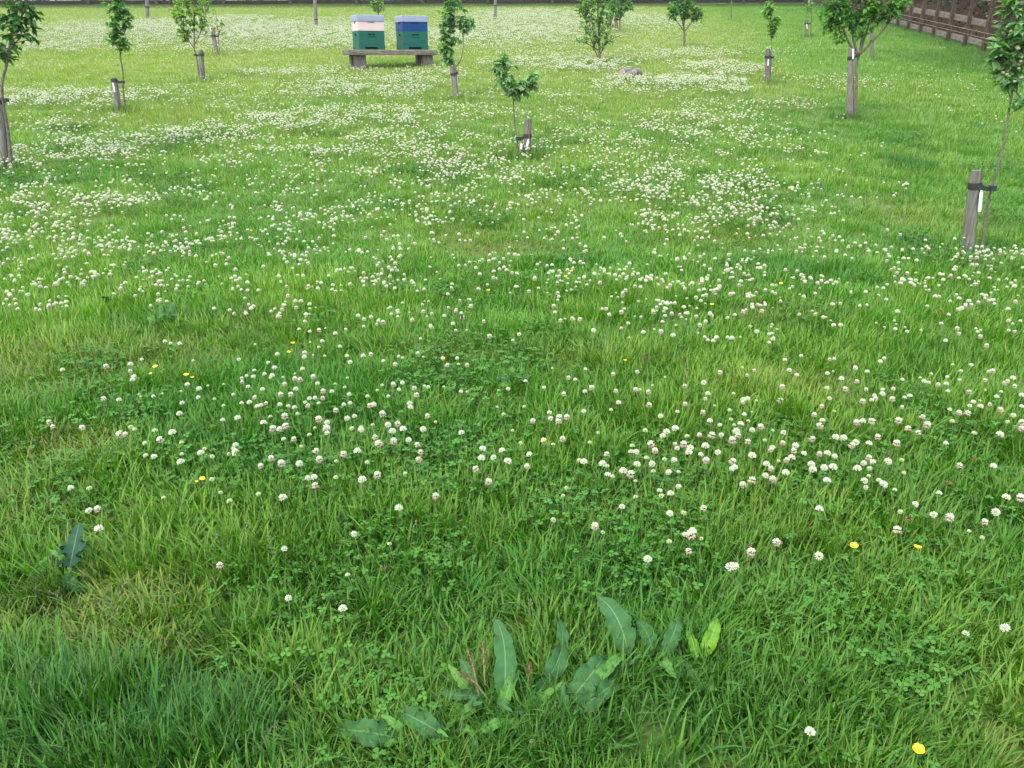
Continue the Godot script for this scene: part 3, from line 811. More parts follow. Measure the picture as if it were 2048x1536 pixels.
	{"name": "sapling", "label": "thin bare far stem before the rear fence", "trunk": [Vector3(7.552, 2.628, -29.824), Vector3(7.501, 3.094, -29.824), Vector3(7.452, 3.705, -29.824)], "r0": 0.0256, "r1": 0.0169, "branches": [], "lobes": [[Vector3(7.465, 3.583, -29.824), 0.241, 0.275, 60]], "leaf": 0.06, "col": "mid", "single": 0, "fruit": 0},
	{"name": "sapling", "label": "narrow pale sapling above the tagged brown stake", "trunk": [Vector3(4.086, 1.202, -13.333), Vector3(4.056, 1.494, -13.333), Vector3(4.041, 1.674, -13.333), Vector3(4.01, 1.852, -13.333), Vector3(3.976, 2.063, -13.333), Vector3(3.926, 2.271, -13.333), Vector3(3.877, 2.544, -13.333)], "r0": 0.0083, "r1": 0.0055, "branches": [[Vector3(4.029, 1.767, -13.333), Vector3(4.032, 1.923, -13.333)], [Vector3(3.98, 2.028, -13.333), Vector3(4.057, 2.091, -13.333)]], "lobes": [[Vector3(4.028, 1.958, -13.333), 0.071, 0.142, 70], [Vector3(3.926, 2.216, -13.333), 0.087, 0.142, 60], [Vector3(4.06, 2.063, -13.333), 0.055, 0.071, 24], [Vector3(3.89, 2.133, -13.333), 0.055, 0.063, 18], [Vector3(3.887, 2.463, -13.333), 0.079, 0.111, 30]], "leaf": 0.07, "col": "pale", "single": 0, "fruit": 0},
	{"name": "sapling", "label": "sparse thin sapling at the dark far stake", "trunk": [Vector3(7.83, 1.998, -22.538), Vector3(7.782, 2.319, -22.538), Vector3(7.739, 2.613, -22.538), Vector3(7.675, 2.962, -22.538)], "r0": 0.0097, "r1": 0.0073, "branches": [[Vector3(7.748, 2.555, -22.538), Vector3(7.618, 2.73, -22.538)]], "lobes": [[Vector3(7.709, 2.73, -22.538), 0.105, 0.236, 36]], "leaf": 0.06, "col": "pale", "single": 0, "fruit": 0},
	{"name": "tree", "label": "spreading young tree with upswept branches on the right", "trunk": [Vector3(4.109, 0.911, -9.973), Vector3(4.089, 1.137, -9.973), Vector3(4.063, 1.359, -9.973), Vector3(4.053, 1.522, -9.973), Vector3(4.063, 1.603, -9.973)], "r0": 0.0223, "r1": 0.0177, "branches": [[Vector3(4.052, 1.566, -9.973), Vector3(3.932, 1.684, -9.973), Vector3(3.819, 1.843, -9.973), Vector3(3.711, 2.052, -9.973), Vector3(3.633, 2.257, -9.973)], [Vector3(4.042, 1.587, -9.973), Vector3(3.958, 1.737, -9.973), Vector3(3.888, 1.948, -9.973), Vector3(3.854, 2.155, -9.973)], [Vector3(4.064, 1.598, -9.973), Vector3(4.093, 1.764, -9.973), Vector3(4.13, 1.948, -9.973), Vector3(4.128, 2.155, -9.973)], [Vector3(4.065, 1.587, -9.973), Vector3(4.187, 1.726, -9.973), Vector3(4.33, 1.895, -9.973), Vector3(4.434, 2.104, -9.973)], [Vector3(4.058, 1.63, -9.973), Vector3(4.05, 1.843, -9.973), Vector3(3.977, 2.104, -9.973), Vector3(3.922, 2.358, -9.973)]], "lobes": [[Vector3(3.699, 2.052, -9.973), 0.204, 0.144, 160], [Vector3(3.642, 1.869, -9.973), 0.096, 0.084, 40], [Vector3(3.759, 1.748, -9.973), 0.096, 0.048, 28], [Vector3(3.88, 2, -9.973), 0.216, 0.18, 190], [Vector3(4.076, 2.026, -9.973), 0.216, 0.18, 190], [Vector3(4.299, 2.062, -9.973), 0.204, 0.108, 150], [Vector3(4.429, 2.129, -9.973), 0.156, 0.084, 60], [Vector3(3.78, 2.257, -9.973), 0.3, 0.156, 140], [Vector3(4.119, 2.267, -9.973), 0.3, 0.156, 140], [Vector3(3.657, 1.958, -9.973), 0.132, 0.084, 60], [Vector3(4.033, 1.843, -9.973), 0.096, 0.084, 40]], "leaf": 0.05, "col": "fresh", "single": 0, "fruit": 0},
	{"name": "sapling", "label": "slim leaning apple sapling with young fruit at the right edge", "trunk": [Vector3(2.946, 0.469, -4.864), Vector3(2.923, 0.591, -4.864), Vector3(2.916, 0.714, -4.864), Vector3(2.913, 0.859, -4.864), Vector3(2.912, 1.012, -4.864), Vector3(2.916, 1.155, -4.864), Vector3(2.914, 1.309, -4.864), Vector3(2.904, 1.445, -4.864), Vector3(2.879, 1.592, -4.864), Vector3(2.846, 1.747, -4.864), Vector3(2.795, 1.973, -4.864)], "r0": 0.0087, "r1": 0.0053, "branches": [[Vector3(2.907, 1.432, -4.864), Vector3(2.83, 1.512, -4.864), Vector3(2.756, 1.578, -4.864)], [Vector3(2.893, 1.512, -4.864), Vector3(2.924, 1.592, -4.864), Vector3(2.968, 1.644, -4.864)], [Vector3(2.872, 1.618, -4.864), Vector3(2.793, 1.722, -4.864), Vector3(2.748, 1.824, -4.864)], [Vector3(2.908, 1.405, -4.864), Vector3(2.974, 1.35, -4.864), Vector3(3.006, 1.336, -4.864)]], "lobes": [[Vector3(2.826, 1.644, -4.864), 0.113, 0.113, 90], [Vector3(2.822, 1.773, -4.864), 0.113, 0.113, 70], [Vector3(2.865, 1.485, -4.864), 0.081, 0.081, 50], [Vector3(2.939, 1.592, -4.864), 0.094, 0.188, 60], [Vector3(3.001, 1.336, -4.864), 0.056, 0.044, 14], [Vector3(2.755, 1.586, -4.864), 0.063, 0.044, 16], [Vector3(2.813, 1.924, -4.864), 0.138, 0.113, 50]], "leaf": 0.055, "col": "apple", "single": 1, "fruit": 14},
]
const DOCKS := [
	["large ragged dock plant with brown seed stalks at the bottom centre", [["n", Vector3(-0.024, 0.153, -1.405), Vector3(-0.061, 0.261, -1.665), 0.0561, 0.125, 0], ["n", Vector3(0.025, 0.155, -1.433), Vector3(0.135, 0.257, -1.694), 0.051, 0.15, 0.5], ["n", Vector3(-0.077, 0.145, -1.428), Vector3(-0.139, 0.205, -1.562), 0.03672, 0.125, 0], ["n", Vector3(-0.083, 0.178, -1.459), Vector3(-0.177, 0.186, -1.47), 0.02652, 0.1875, 0], ["l", Vector3(-0.071, 0.167, -1.453), Vector3(-0.137, 0.163, -1.391), 0.0306, 0.25, 0], ["n", Vector3(-0.235, 0.148, -1.351), Vector3(-0.422, 0.158, -1.374), 0.05916, 0.225, 0], ["n", Vector3(-0.137, 0.148, -1.351), Vector3(-0.282, 0.172, -1.417), 0.051, 0.25, 0], ["l", Vector3(-0.028, 0.162, -1.396), Vector3(0.027, 0.214, -1.51), 0.0306, 0.1875, 0], ["l", Vector3(-0.04, 0.163, -1.41), Vector3(-0.003, 0.226, -1.573), 0.02244, 0.125, 0], ["l", Vector3(0.043, 0.156, -1.441), Vector3(0.129, 0.198, -1.489), 0.03468, 0.1875, 0], ["l", Vector3(0.019, 0.144, -1.414), Vector3(0.061, 0.174, -1.446), 0.0306, 0.125, 0], ["l", Vector3(-0.046, 0.152, -1.391), Vector3(0.049, 0.158, -1.413), 0.02652, 0.25, 0], ["l", Vector3(-0.086, 0.149, -1.364), Vector3(0.007, 0.163, -1.398), 0.02448, 0.25, 0], ["o", Vector3(-0.092, 0.14, -1.366), Vector3(-0.126, 0.142, -1.312), 0.04284, 0.125, 0], ["o", Vector3(-0.189, 0.138, -1.349), Vector3(-0.261, 0.148, -1.377), 0.0408, 0.125, 0], ["l", Vector3(-0.11, 0.141, -1.386), Vector3(-0.143, 0.168, -1.452), 0.02652, 0.125, 0], ["n", Vector3(-0.016, 0.152, -1.391), Vector3(-0.019, 0.19, -1.475), 0.02244, 0.125, 0], ["l", Vector3(-0.096, 0.137, -1.333), Vector3(-0.081, 0.157, -1.402), 0.0204, 0.125, 0], ["n", Vector3(-0.005, 0.14, -1.373), Vector3(-0.057, 0.144, -1.376), 0.02652, 0.125, 0]], [[Vector3(-0.047, 0.157, -1.448), Vector3(-0.129, 0.257, -1.448)], [Vector3(0.038, 0.159, -1.477), Vector3(0.043, 0.25, -1.489)], [Vector3(-0.066, 0.18, -1.488), Vector3(-0.072, 0.265, -1.541)], [Vector3(-0.077, 0.167, -1.453), Vector3(-0.109, 0.254, -1.528)]]],
	["broad dock leaves just right of the ragged dock plant", [["n", Vector3(0.114, 0.155, -1.426), Vector3(0.239, 0.213, -1.577), 0.06324, 0.25, 0], ["l", Vector3(0.151, 0.166, -1.446), Vector3(0.302, 0.213, -1.581), 0.0306, 0.1875, 0], ["n", Vector3(0.168, 0.154, -1.419), Vector3(0.084, 0.162, -1.421), 0.0459, 0.25, 0.3], ["n", Vector3(0.125, 0.153, -1.405), Vector3(0.284, 0.174, -1.525), 0.0459, 0.25, 0]], []],
	["upright dock with one big dark leaf right of bottom centre", [["n", Vector3(0.303, 0.167, -1.571), Vector3(0.223, 0.267, -1.73), 0.0714, 0.175, 0], ["n", Vector3(0.367, 0.169, -1.587), Vector3(0.333, 0.222, -1.686), 0.0459, 0.15, 0], ["n", Vector3(0.378, 0.168, -1.579), Vector3(0.45, 0.23, -1.695), 0.04284, 0.175, 0], ["n", Vector3(0.296, 0.165, -1.539), Vector3(0.209, 0.183, -1.553), 0.051, 0.25, 0]], []],
	["dock with two bright yellow green leaves right of bottom centre", [["y", Vector3(0.466, 0.177, -1.561), Vector3(0.453, 0.219, -1.651), 0.02652, 0.125, 0], ["y", Vector3(0.47, 0.177, -1.561), Vector3(0.547, 0.242, -1.673), 0.03876, 0.1875, 0], ["l", Vector3(0.459, 0.154, -1.533), Vector3(0.396, 0.179, -1.576), 0.0408, 0.1875, 0], ["n", Vector3(0.469, 0.153, -1.517), Vector3(0.507, 0.177, -1.56), 0.0357, 0.15, 0], ["l", Vector3(0.438, 0.15, -1.487), Vector3(0.453, 0.147, -1.442), 0.0306, 0.15, 0]], []],
	["lone dark bluish dock leaf standing at the lower left", [["k", Vector3(-1.285, 0.216, -1.892), Vector3(-1.286, 0.335, -1.967), 0.06324, 0.0625, 0], ["k", Vector3(-1.305, 0.197, -1.906), Vector3(-1.331, 0.272, -1.947), 0.0459, 0.0625, 0], ["l", Vector3(-1.319, 0.188, -1.918), Vector3(-1.43, 0.204, -1.944), 0.051, 0.3125, 0], ["n", Vector3(-1.315, 0.185, -1.886), Vector3(-1.221, 0.189, -1.846), 0.051, 0.25, 0]], []],
	["small bluish dock standing in the grass left of the middle", [["n", Vector3(-1.747, 0.349, -3.759), Vector3(-1.786, 0.432, -3.854), 0.0408, 0.125, 0], ["n", Vector3(-1.742, 0.349, -3.759), Vector3(-1.738, 0.446, -3.853), 0.0357, 0.125, 0], ["l", Vector3(-1.762, 0.348, -3.747), Vector3(-1.829, 0.387, -3.804), 0.051, 0.25, 0], ["n", Vector3(-2.145, 0.371, -4.01), Vector3(-2.143, 0.431, -3.993), 0.0459, 0.125, 0]], []],
	["low dock leaves in the grass right of the middle clover", [["n", Vector3(0.034, 0.294, -3.131), Vector3(-0.004, 0.338, -3.165), 0.051, 0.1875, 0], ["n", Vector3(0.045, 0.292, -3.108), Vector3(0.078, 0.329, -3.141), 0.051, 0.1875, 0], ["n", Vector3(0.013, 0.292, -3.108), Vector3(-0.073, 0.323, -3.145), 0.051, 0.25, 0]], []],
]


class Shape:
	var v := PackedVector3Array()
	var n := PackedVector3Array()
	var c := PackedColorArray()
	var t := PackedVector2Array()

	func tri(a: Vector3, b: Vector3, d: Vector3, na: Vector3, nb: Vector3, nd: Vector3, ca: Color, cb: Color, cd: Color) -> void:
		if (d - a).cross(b - a).dot(na + nb + nd) < 0.0:
			var s := b; b = d; d = s
			s = nb; nb = nd; nd = s
			var k := cb; cb = cd; cd = k
		v.append(a); v.append(b); v.append(d)
		n.append(na); n.append(nb); n.append(nd)
		c.append(ca); c.append(cb); c.append(cd)

	func quad(a: Vector3, b: Vector3, d: Vector3, e: Vector3, nn: Vector3, col: Color) -> void:
		tri(a, b, d, nn, nn, nn, col, col, col)
		tri(a, d, e, nn, nn, nn, col, col, col)

	func box(lo: Vector3, hi: Vector3, col: Color, bevel := 0.0, xf := Transform3D()) -> void:
		# a box with chamfered edges
		var e := minf(bevel, (hi - lo).abs()[(hi - lo).abs().min_axis_index()] * 0.45)
		var mid_p := (lo + hi) / 2.0
		var half := (hi - lo) / 2.0
		for ax in 3:
			var u := (ax + 1) % 3
			var w := (ax + 2) % 3
			for s: float in [-1.0, 1.0]:
				var q: Array[Vector3] = []
				for k: Vector2 in [Vector2(-1, -1), Vector2(1, -1), Vector2(1, 1), Vector2(-1, 1)]:
					var p := Vector3.ZERO
					p[ax] = s * half[ax]; p[u] = k.x * (half[u] - e); p[w] = k.y * (half[w] - e)
					q.append(xf * (mid_p + p))
				var nn := Vector3.ZERO
				nn[ax] = s
				quad(q[0], q[1], q[2], q[3], (xf.basis * nn).normalized(), col)
			if e > 0.0:
				for s1: float in [-1.0, 1.0]:
					for s2: float in [-1.0, 1.0]:
						var q2: Array[Vector3] = []
						for k in 4:
							var p2 := Vector3.ZERO
							p2[ax] = (-1.0 if k == 0 or k == 3 else 1.0) * (half[ax] - e)
							p2[u] = s1 * (half[u] - (0.0 if k < 2 else e))
							p2[w] = s2 * (half[w] - (e if k < 2 else 0.0))
							q2.append(xf * (mid_p + p2))
						var n2 := Vector3.ZERO
						n2[u] = s1; n2[w] = s2
						quad(q2[0], q2[1], q2[2], q2[3], (xf.basis * n2).normalized(), col)
		if e > 0.0:
			for sx: float in [-1.0, 1.0]:
				for sy: float in [-1.0, 1.0]:
					for sz: float in [-1.0, 1.0]:
						var sg := Vector3(sx, sy, sz)
						var a := mid_p + sg * (half - Vector3(0, e, e))
						var b := mid_p + sg * (half - Vector3(e, 0, e))
						var d := mid_p + sg * (half - Vector3(e, e, 0))
						var nn3 := (xf.basis * sg).normalized()
						tri(xf * a, xf * b, xf * d, nn3, nn3, nn3, col, col, col)

	func tube(pts: Array, radii: Array, sides: int, col: Color, cap := true, wobble := 0.0) -> void:
		var rings: Array = []
		var norms: Array = []
		var side := Vector3.RIGHT
		for i in pts.size():
			var dir: Vector3 = ((pts[mini(i + 1, pts.size() - 1)] as Vector3) - (pts[maxi(i - 1, 0)] as Vector3)).normalized()
			side = (side - dir * side.dot(dir))
			if side.length() < 0.01:
				side = dir.cross(Vector3.BACK)
			side = side.normalized()
			var up := dir.cross(side)
			var ring: Array[Vector3] = []
			var nor: Array[Vector3] = []
			for k in sides:
				var ang := TAU * k / sides
				var o := side * cos(ang) + up * sin(ang)
				var rr: float = radii[i] * (1.0 + wobble * sin(ang * 3.0 + i * 1.7))
				ring.append((pts[i] as Vector3) + o * rr)
				nor.append(o)
			rings.append(ring)
			norms.append(nor)
		for i in pts.size() - 1:
			for k in sides:
				var j := (k + 1) % sides
				tri(rings[i][k], rings[i][j], rings[i + 1][j], norms[i][k], norms[i][j], norms[i + 1][j], col, col, col)
				tri(rings[i][k], rings[i + 1][j], rings[i + 1][k], norms[i][k], norms[i + 1][j], norms[i + 1][k], col, col, col)
		if cap:
			for e: int in [0, pts.size() - 1]:
				var d2: Vector3 = ((pts[e] as Vector3) - (pts[1 if e == 0 else e - 1] as Vector3)).normalized()
				for k in sides:
					tri(pts[e], rings[e][k], rings[e][(k + 1) % sides], d2, d2, d2, col, col, col)

	func sheet(rows: Array, cols: Array) -> void:
		# a smooth surface through rows of points
		var h: int = rows.size()
		var w: int = rows[0].size()
		var nn: Array = []
		for i in h:
			var line: Array[Vector3] = []
			for k in w:
				var a: Vector3 = (rows[i][mini(k + 1, w - 1)] as Vector3) - (rows[i][maxi(k - 1, 0)] as Vector3)
				var b: Vector3 = (rows[mini(i + 1, h - 1)][k] as Vector3) - (rows[maxi(i - 1, 0)][k] as Vector3)
				var m := b.cross(a)
				if m.length() < 1e-12:
					m = Vector3.UP
				m = m.normalized()
				line.append(m if m.y >= 0.0 else -m)
			nn.append(line)
		for i in h - 1:
			for k in w - 1:
				tri(rows[i][k], rows[i][k + 1], rows[i + 1][k + 1], nn[i][k], nn[i][k + 1], nn[i + 1][k + 1], cols[i][k], cols[i][k + 1], cols[i + 1][k + 1])
				tri(rows[i][k], rows[i + 1][k + 1], rows[i + 1][k], nn[i][k], nn[i + 1][k + 1], nn[i + 1][k], cols[i][k], cols[i + 1][k + 1], cols[i + 1][k])

	func add(o: Shape, xf: Transform3D, tint := Color.WHITE) -> void:
		for i in o.v.size():
			v.append(xf * o.v[i])
			n.append((xf.basis * o.n[i]).normalized())
			c.append(o.c[i] * tint)

	func mesh() -> ArrayMesh:
		var a := []
		a.resize(Mesh.ARRAY_MAX)
		a[Mesh.ARRAY_VERTEX] = v
		a[Mesh.ARRAY_NORMAL] = n
		a[Mesh.ARRAY_COLOR] = c
		var m := ArrayMesh.new()
		m.add_surface_from_arrays(Mesh.PRIMITIVE_TRIANGLES, a)
		return m


# ------------------------------------------------------------------ helpers
func numbered(called: String) -> String:
	var k: int = names.get(called, 0)
	names[called] = k + 1
	return called if k == 0 else "%s_%03d" % [called, k]

func tag(o: Node, label := "", category := "", group := "", kind := "") -> void:
	for pair: Array in [["label", label], ["category", category], ["group", group], ["kind", kind]]:
		if pair[1] != "":
			o.set_meta(pair[0], pair[1])

func thing(called: String, at: Vector3, label: String, category: String, group := "") -> Node3D:
	var o := Node3D.new()
	o.name = numbered(called)
	add_child(o)
	o.position = at
	tag(o, label, category, group)
	return o

func part(called: String, m: Mesh, mat: Material, parent: Node, at := Transform3D()) -> MeshInstance3D:
	var o := MeshInstance3D.new()
	o.name = called
	o.mesh = m
	o.material_override = mat
	o.transform = at
	parent.add_child(o, true)
	return o

func scatter(called: String, m: Mesh, mat: Material, places: Array, tints: Array, parent: Node) -> void:
	if places.is_empty():
		return
	var mm := MultiMesh.new()
	mm.transform_format = MultiMesh.TRANSFORM_3D
	mm.use_colors = true
	mm.mesh = m
	mm.instance_count = places.size()
	for i in places.size():
		mm.set_instance_transform(i, places[i])
		mm.set_instance_color(i, tints[i])
	var o := MultiMeshInstance3D.new()
	o.name = called
	o.multimesh = mm
	o.material_override = mat
	o.set_meta("kind", "stuff")
	parent.add_child(o, true)

func r(a: float, b: float) -> float:
	return rng.randf_range(a, b)

func lin(cr: float, cg: float, cb: float) -> Color:
	return Color(cr, cg, cb)

func jig(col: Color, much: float) -> Color:
	var k := 1.0 + r(-much, much)
	return Color(col.r * k * (1.0 + r(-much, much) * 0.4), col.g * k, col.b * k * (1.0 + r(-much, much) * 0.4))

func height(x: float, z: float) -> float:
	var near_by := clampf(1.0 - (-z) / 16.0, 0.0, 1.0)
	return -z * RISE + (wide.get_noise_2d(x * 2.0, z * 2.0) * 0.03 + mid.get_noise_2d(x, z) * 0.012) * near_by

func on_ground(x: float, z: float) -> Vector3:
	return Vector3(x, height(x, z), z)

func coloured(rough := 0.6, back := Color.BLACK, spec := 0.5) -> StandardMaterial3D:
	var m := StandardMaterial3D.new()
	m.vertex_color_use_as_albedo = true
	m.roughness = rough
	m.metallic_specular = spec
	if back != Color.BLACK:
		m.backlight_enabled = true
		m.backlight = back
	m.cull_mode = BaseMaterial3D.CULL_DISABLED
	return m

func wood(a: Color, b: Color, d: Color, scale3: Vector3, s: int, relief := 3.0) -> StandardMaterial3D:
	var m := StandardMaterial3D.new()
	var g := Gradient.new()
	g.set_color(0, a.linear_to_srgb()); g.set_color(1, d.linear_to_srgb())
	g.add_point(0.5, b.linear_to_srgb())
	var nz := FastNoiseLite.new()
	nz.seed = s
	nz.frequency = 0.012
	nz.fractal_octaves = 5
	var tx := NoiseTexture2D.new()
	tx.width = 512; tx.height = 512
	tx.noise = nz; tx.seamless = true; tx.color_ramp = g
	m.albedo_texture = tx
	var nt := NoiseTexture2D.new()
	nt.width = 512; nt.height = 512
	nt.noise = nz; nt.seamless = true; nt.as_normal_map = true; nt.bump_strength = relief
	m.normal_enabled = true
	m.normal_texture = nt
	m.uv1_triplanar = true
	m.uv1_scale = scale3
	m.roughness = 0.85
	m.metallic_specular = 0.15
	m.vertex_color_use_as_albedo = true
	return m

# what the turf is like at a place: [colour, blade height factor, share of dead blades, worn]
func turf(x: float, z: float) -> Array:
	var a := wide.get_noise_2d(x * 1.1, z * 1.1)
	var b := mid.get_noise_2d(x * 1.0, z * 1.0)
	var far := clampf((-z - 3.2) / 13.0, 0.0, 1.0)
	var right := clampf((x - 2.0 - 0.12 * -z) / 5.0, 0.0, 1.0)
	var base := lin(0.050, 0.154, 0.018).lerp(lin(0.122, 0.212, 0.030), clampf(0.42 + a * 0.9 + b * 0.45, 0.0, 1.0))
	base = base.lerp(lin(0.255, 0.255, 0.108), far * 0.9 * (1.0 - 0.75 * right))  # yellower far grass, made paler still to carry a hazy veil
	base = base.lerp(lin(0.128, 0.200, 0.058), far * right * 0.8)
	base *= lerpf(1.0, 1.33, smoothstep(2.2, 4.5, -z))  # brightens with distance: far light and haze painted into the grass colour
	var tall := 1.0 + a * 0.3 + b * 0.25
	var dead := 0.06 + maxf(0.0, b) * 0.1
	var worn := 0.0
	for p: Array in TURF:
		var dx: float = (x - p[1]) / p[3]
		var dz: float = (z - p[2]) / p[4]
		var q := dx * dx + dz * dz
		if q > 1.6:
			continue
		var s: float = smoothstep(1.25, 0.35, sqrt(q) + b * 0.45) * p[5]
		match p[0]:
			"d":
				base = base.lerp(lin(0.21, 0.20, 0.055), s * 0.75)
				tall *= 1.0 - 0.45 * s
				dead += 0.42 * s
				worn = maxf(worn, s * 0.6)
			"y":
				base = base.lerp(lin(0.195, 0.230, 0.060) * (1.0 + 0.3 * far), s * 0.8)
			"g":
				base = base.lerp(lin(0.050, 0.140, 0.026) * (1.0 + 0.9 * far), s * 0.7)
				tall *= 1.0 + 0.15 * s
			"b":
				base = base.lerp(lin(0.036, 0.120, 0.024), s * 0.85)
				tall *= 1.0 + 0.3 * s
				dead *= 1.0 - 0.6 * s
			"w":
				base = base.lerp(lin(0.07, 0.075, 0.03), s)
				tall *= 1.0 - 0.7 * s
				worn = maxf(worn, s)
	return [base, tall, dead, worn]

func blade(sh: Shape, p: Vector3, az: float, lean: float, len_: float, w: float, curl: float, segs: int, col: Color) -> void:
	var out := Vector3(sin(az), 0, cos(az))
	var side := Vector3(cos(az), 0, -sin(az))
	var face := r(-0.9, 0.9)
	side = (side * cos(face) + out * sin(face)).normalized()
	var q := p
	var ang := lean
	var pl := q - side * w * 0.4
	var pr := q + side * w * 0.4
	var nn := (out * -1.0 * cos(ang) + Vector3.UP * (sin(ang) + 0.7)).normalized()
	for k in segs:
		var dir := Vector3.UP * cos(ang) + out * sin(ang)
		q += dir * len_ / segs
		var t := float(k + 1) / segs
		var ww := w * 0.5 * (1.0 - t * t * 0.75)
		var n2 := (out * -cos(ang) + Vector3.UP * (sin(ang) + 0.7)).normalized()
		if k == segs - 1:
			sh.tri(pl, pr, q, nn, nn, n2, col, col, col)
		else:
			sh.tri(pl, pr, q + side * ww, nn, nn, n2, col, col, col)
			sh.tri(pl, q + side * ww, q - side * ww, nn, n2, n2, col, col, col)
			pl = q - side * ww
			pr = q + side * ww
		nn = n2
		ang += curl / segs

func tuft(count: int, radius: float, segs: int, w: float, tall: float, dead: float, loose := 0.42) -> ArrayMesh:
	var sh := Shape.new()
	for k in count:
		var az := r(0, TAU)
		var d := sqrt(r(0, 1)) * radius
		var p := Vector3(sin(az) * d, -0.01, cos(az) * d)
		var col := jig(Color(1, 1, 1), 0.28)
		if rng.randf() < 0.16:
			col = Color(1.55, 1.25, 0.9) * r(0.8, 1.1)
		elif rng.randf() < 0.2:
			col = Color(0.72, 0.92, 1.35) * r(0.8, 1.0)
		var ll := tall * r(0.45, 1.15)
		if rng.randf() < dead:
			col = Color(r(2.0, 3.0), r(1.15, 1.5), r(1.8, 2.6)) * r(0.7, 1.0)
			ll *= r(0.5, 0.9)
			blade(sh, p, r(0, TAU), r(0.7, 1.5), ll, w * 0.8, r(-0.4, 0.8), segs, col)
			continue
		blade(sh, p, az + r(-1.3, 1.3), absf(rng.randfn(0.0, loose)) + 0.08, ll, w * r(0.55, 1.3), r(0.1, 1.9) * rng.randf(), segs, col)
	return sh.mesh()

func leaf_form(curl: float, fold: float, tint: Color) -> Shape:
	# a unit leaf along +z: pointed oval, folded along its midrib
	var sh := Shape.new()
	var rows: Array = []
	var cols: Array = []
	var prof := [0.04, 0.36, 0.5, 0.42, 0.22, 0.01]
	for i in 6:
		var t := i / 5.0
		var y := -curl * t * t
		var w: float = prof[i] * 0.62
		rows.append([Vector3(-w, y + w * fold, t), Vector3(0, y, t), Vector3(w, y + w * fold, t)])
		cols.append([tint, tint * 1.12, tint])
	sh.sheet(rows, cols)
	return sh


# ------------------------------------------------------------------ plants of the meadow
func clover_head(look: String, seed_: int) -> Shape:
	rng.seed = seed_
	var sh := Shape.new()
	var n := 46
	var rad := 0.0125
	var white := lin(0.45, 0.485, 0.345)
	if look == "g":
		rad = 0.0085
		n = 34
	if look == "b":
		rad = 0.0105
		n = 30
	for k in n:
		var y := 1.0 - (k + 0.5) / n * (1.35 if look != "b" else 1.7)
		var ring := sqrt(maxf(0.0, 1.0 - y * y))
		var az := k * 2.39996 + r(-0.2, 0.2)
		var dir := Vector3(cos(az) * ring, y * 0.86, sin(az) * ring).normalized()
		var col := jig(white, 0.07)
		if look == "g":
			col = jig(lin(0.38, 0.46, 0.24), 0.1)
		if look == "p" and y < 0.35:
			col = jig(lin(0.45, 0.44, 0.34).lerp(lin(0.46, 0.33, 0.26), clampf((0.35 - y) * 1.8 + r(-0.3, 0.2), 0.0, 1.0)), 0.12)
			dir = (dir + Vector3(0, -0.5, 0)).normalized()
		if look == "b":
			col = jig(lin(0.24, 0.13, 0.06), 0.2)
			dir = (dir + Vector3(0, -0.8, 0)).normalized()
		floret(sh, dir, rad * r(0.92, 1.1), rad * 0.15, col, lin(0.32, 0.40, 0.16) if y > 0.75 or look == "g" else col * 0.8)
	if look == "p":
		for k in 15:
			var az := TAU * k / 15.0 + r(-0.2, 0.2)
			floret(sh, Vector3(cos(az) * 0.8, r(-0.9, -0.25), sin(az) * 0.8).normalized(), rad * r(1.05, 1.45), rad * 0.14, jig(lin(0.40, 0.24, 0.18), 0.2), lin(0.4, 0.25, 0.2))
	return sh

func floret(sh: Shape, dir: Vector3, far: float, w: float, col: Color, root: Color) -> void:
	var side := dir.cross(Vector3(0.3, 0.9, 0.2)).normalized()
	var up := dir.cross(side)
	var ring: Array[Vector3] = []
	var nor: Array[Vector3] = []
	for k in 3:
		var o := side * cos(TAU * k / 3.0) + up * sin(TAU * k / 3.0)
		ring.append(dir * far * 0.82 + o * w)
		nor.append((o + dir * 0.6).normalized())
	for k in 3:
		var j := (k + 1) % 3
		sh.tri(ring[k], ring[j], dir * far, nor[k], nor[j], dir, col, col, col)
		sh.tri(ring[k], ring[j], dir * far * 0.25, nor[k], nor[j], dir, col, col, root)

func clover_stem(tall: float, bend: float) -> Shape:
	var sh := Shape.new()
	var pts: Array = []
	for k in 5:
		var t := k / 4.0
		pts.append(Vector3(bend * (t * t - 1.0), tall * (t - 1.0), 0))
	sh.tube(pts, [0.0011, 0.001, 0.0009, 0.0009, 0.0009], 4, lin(0.12, 0.20, 0.05), false)
	return sh

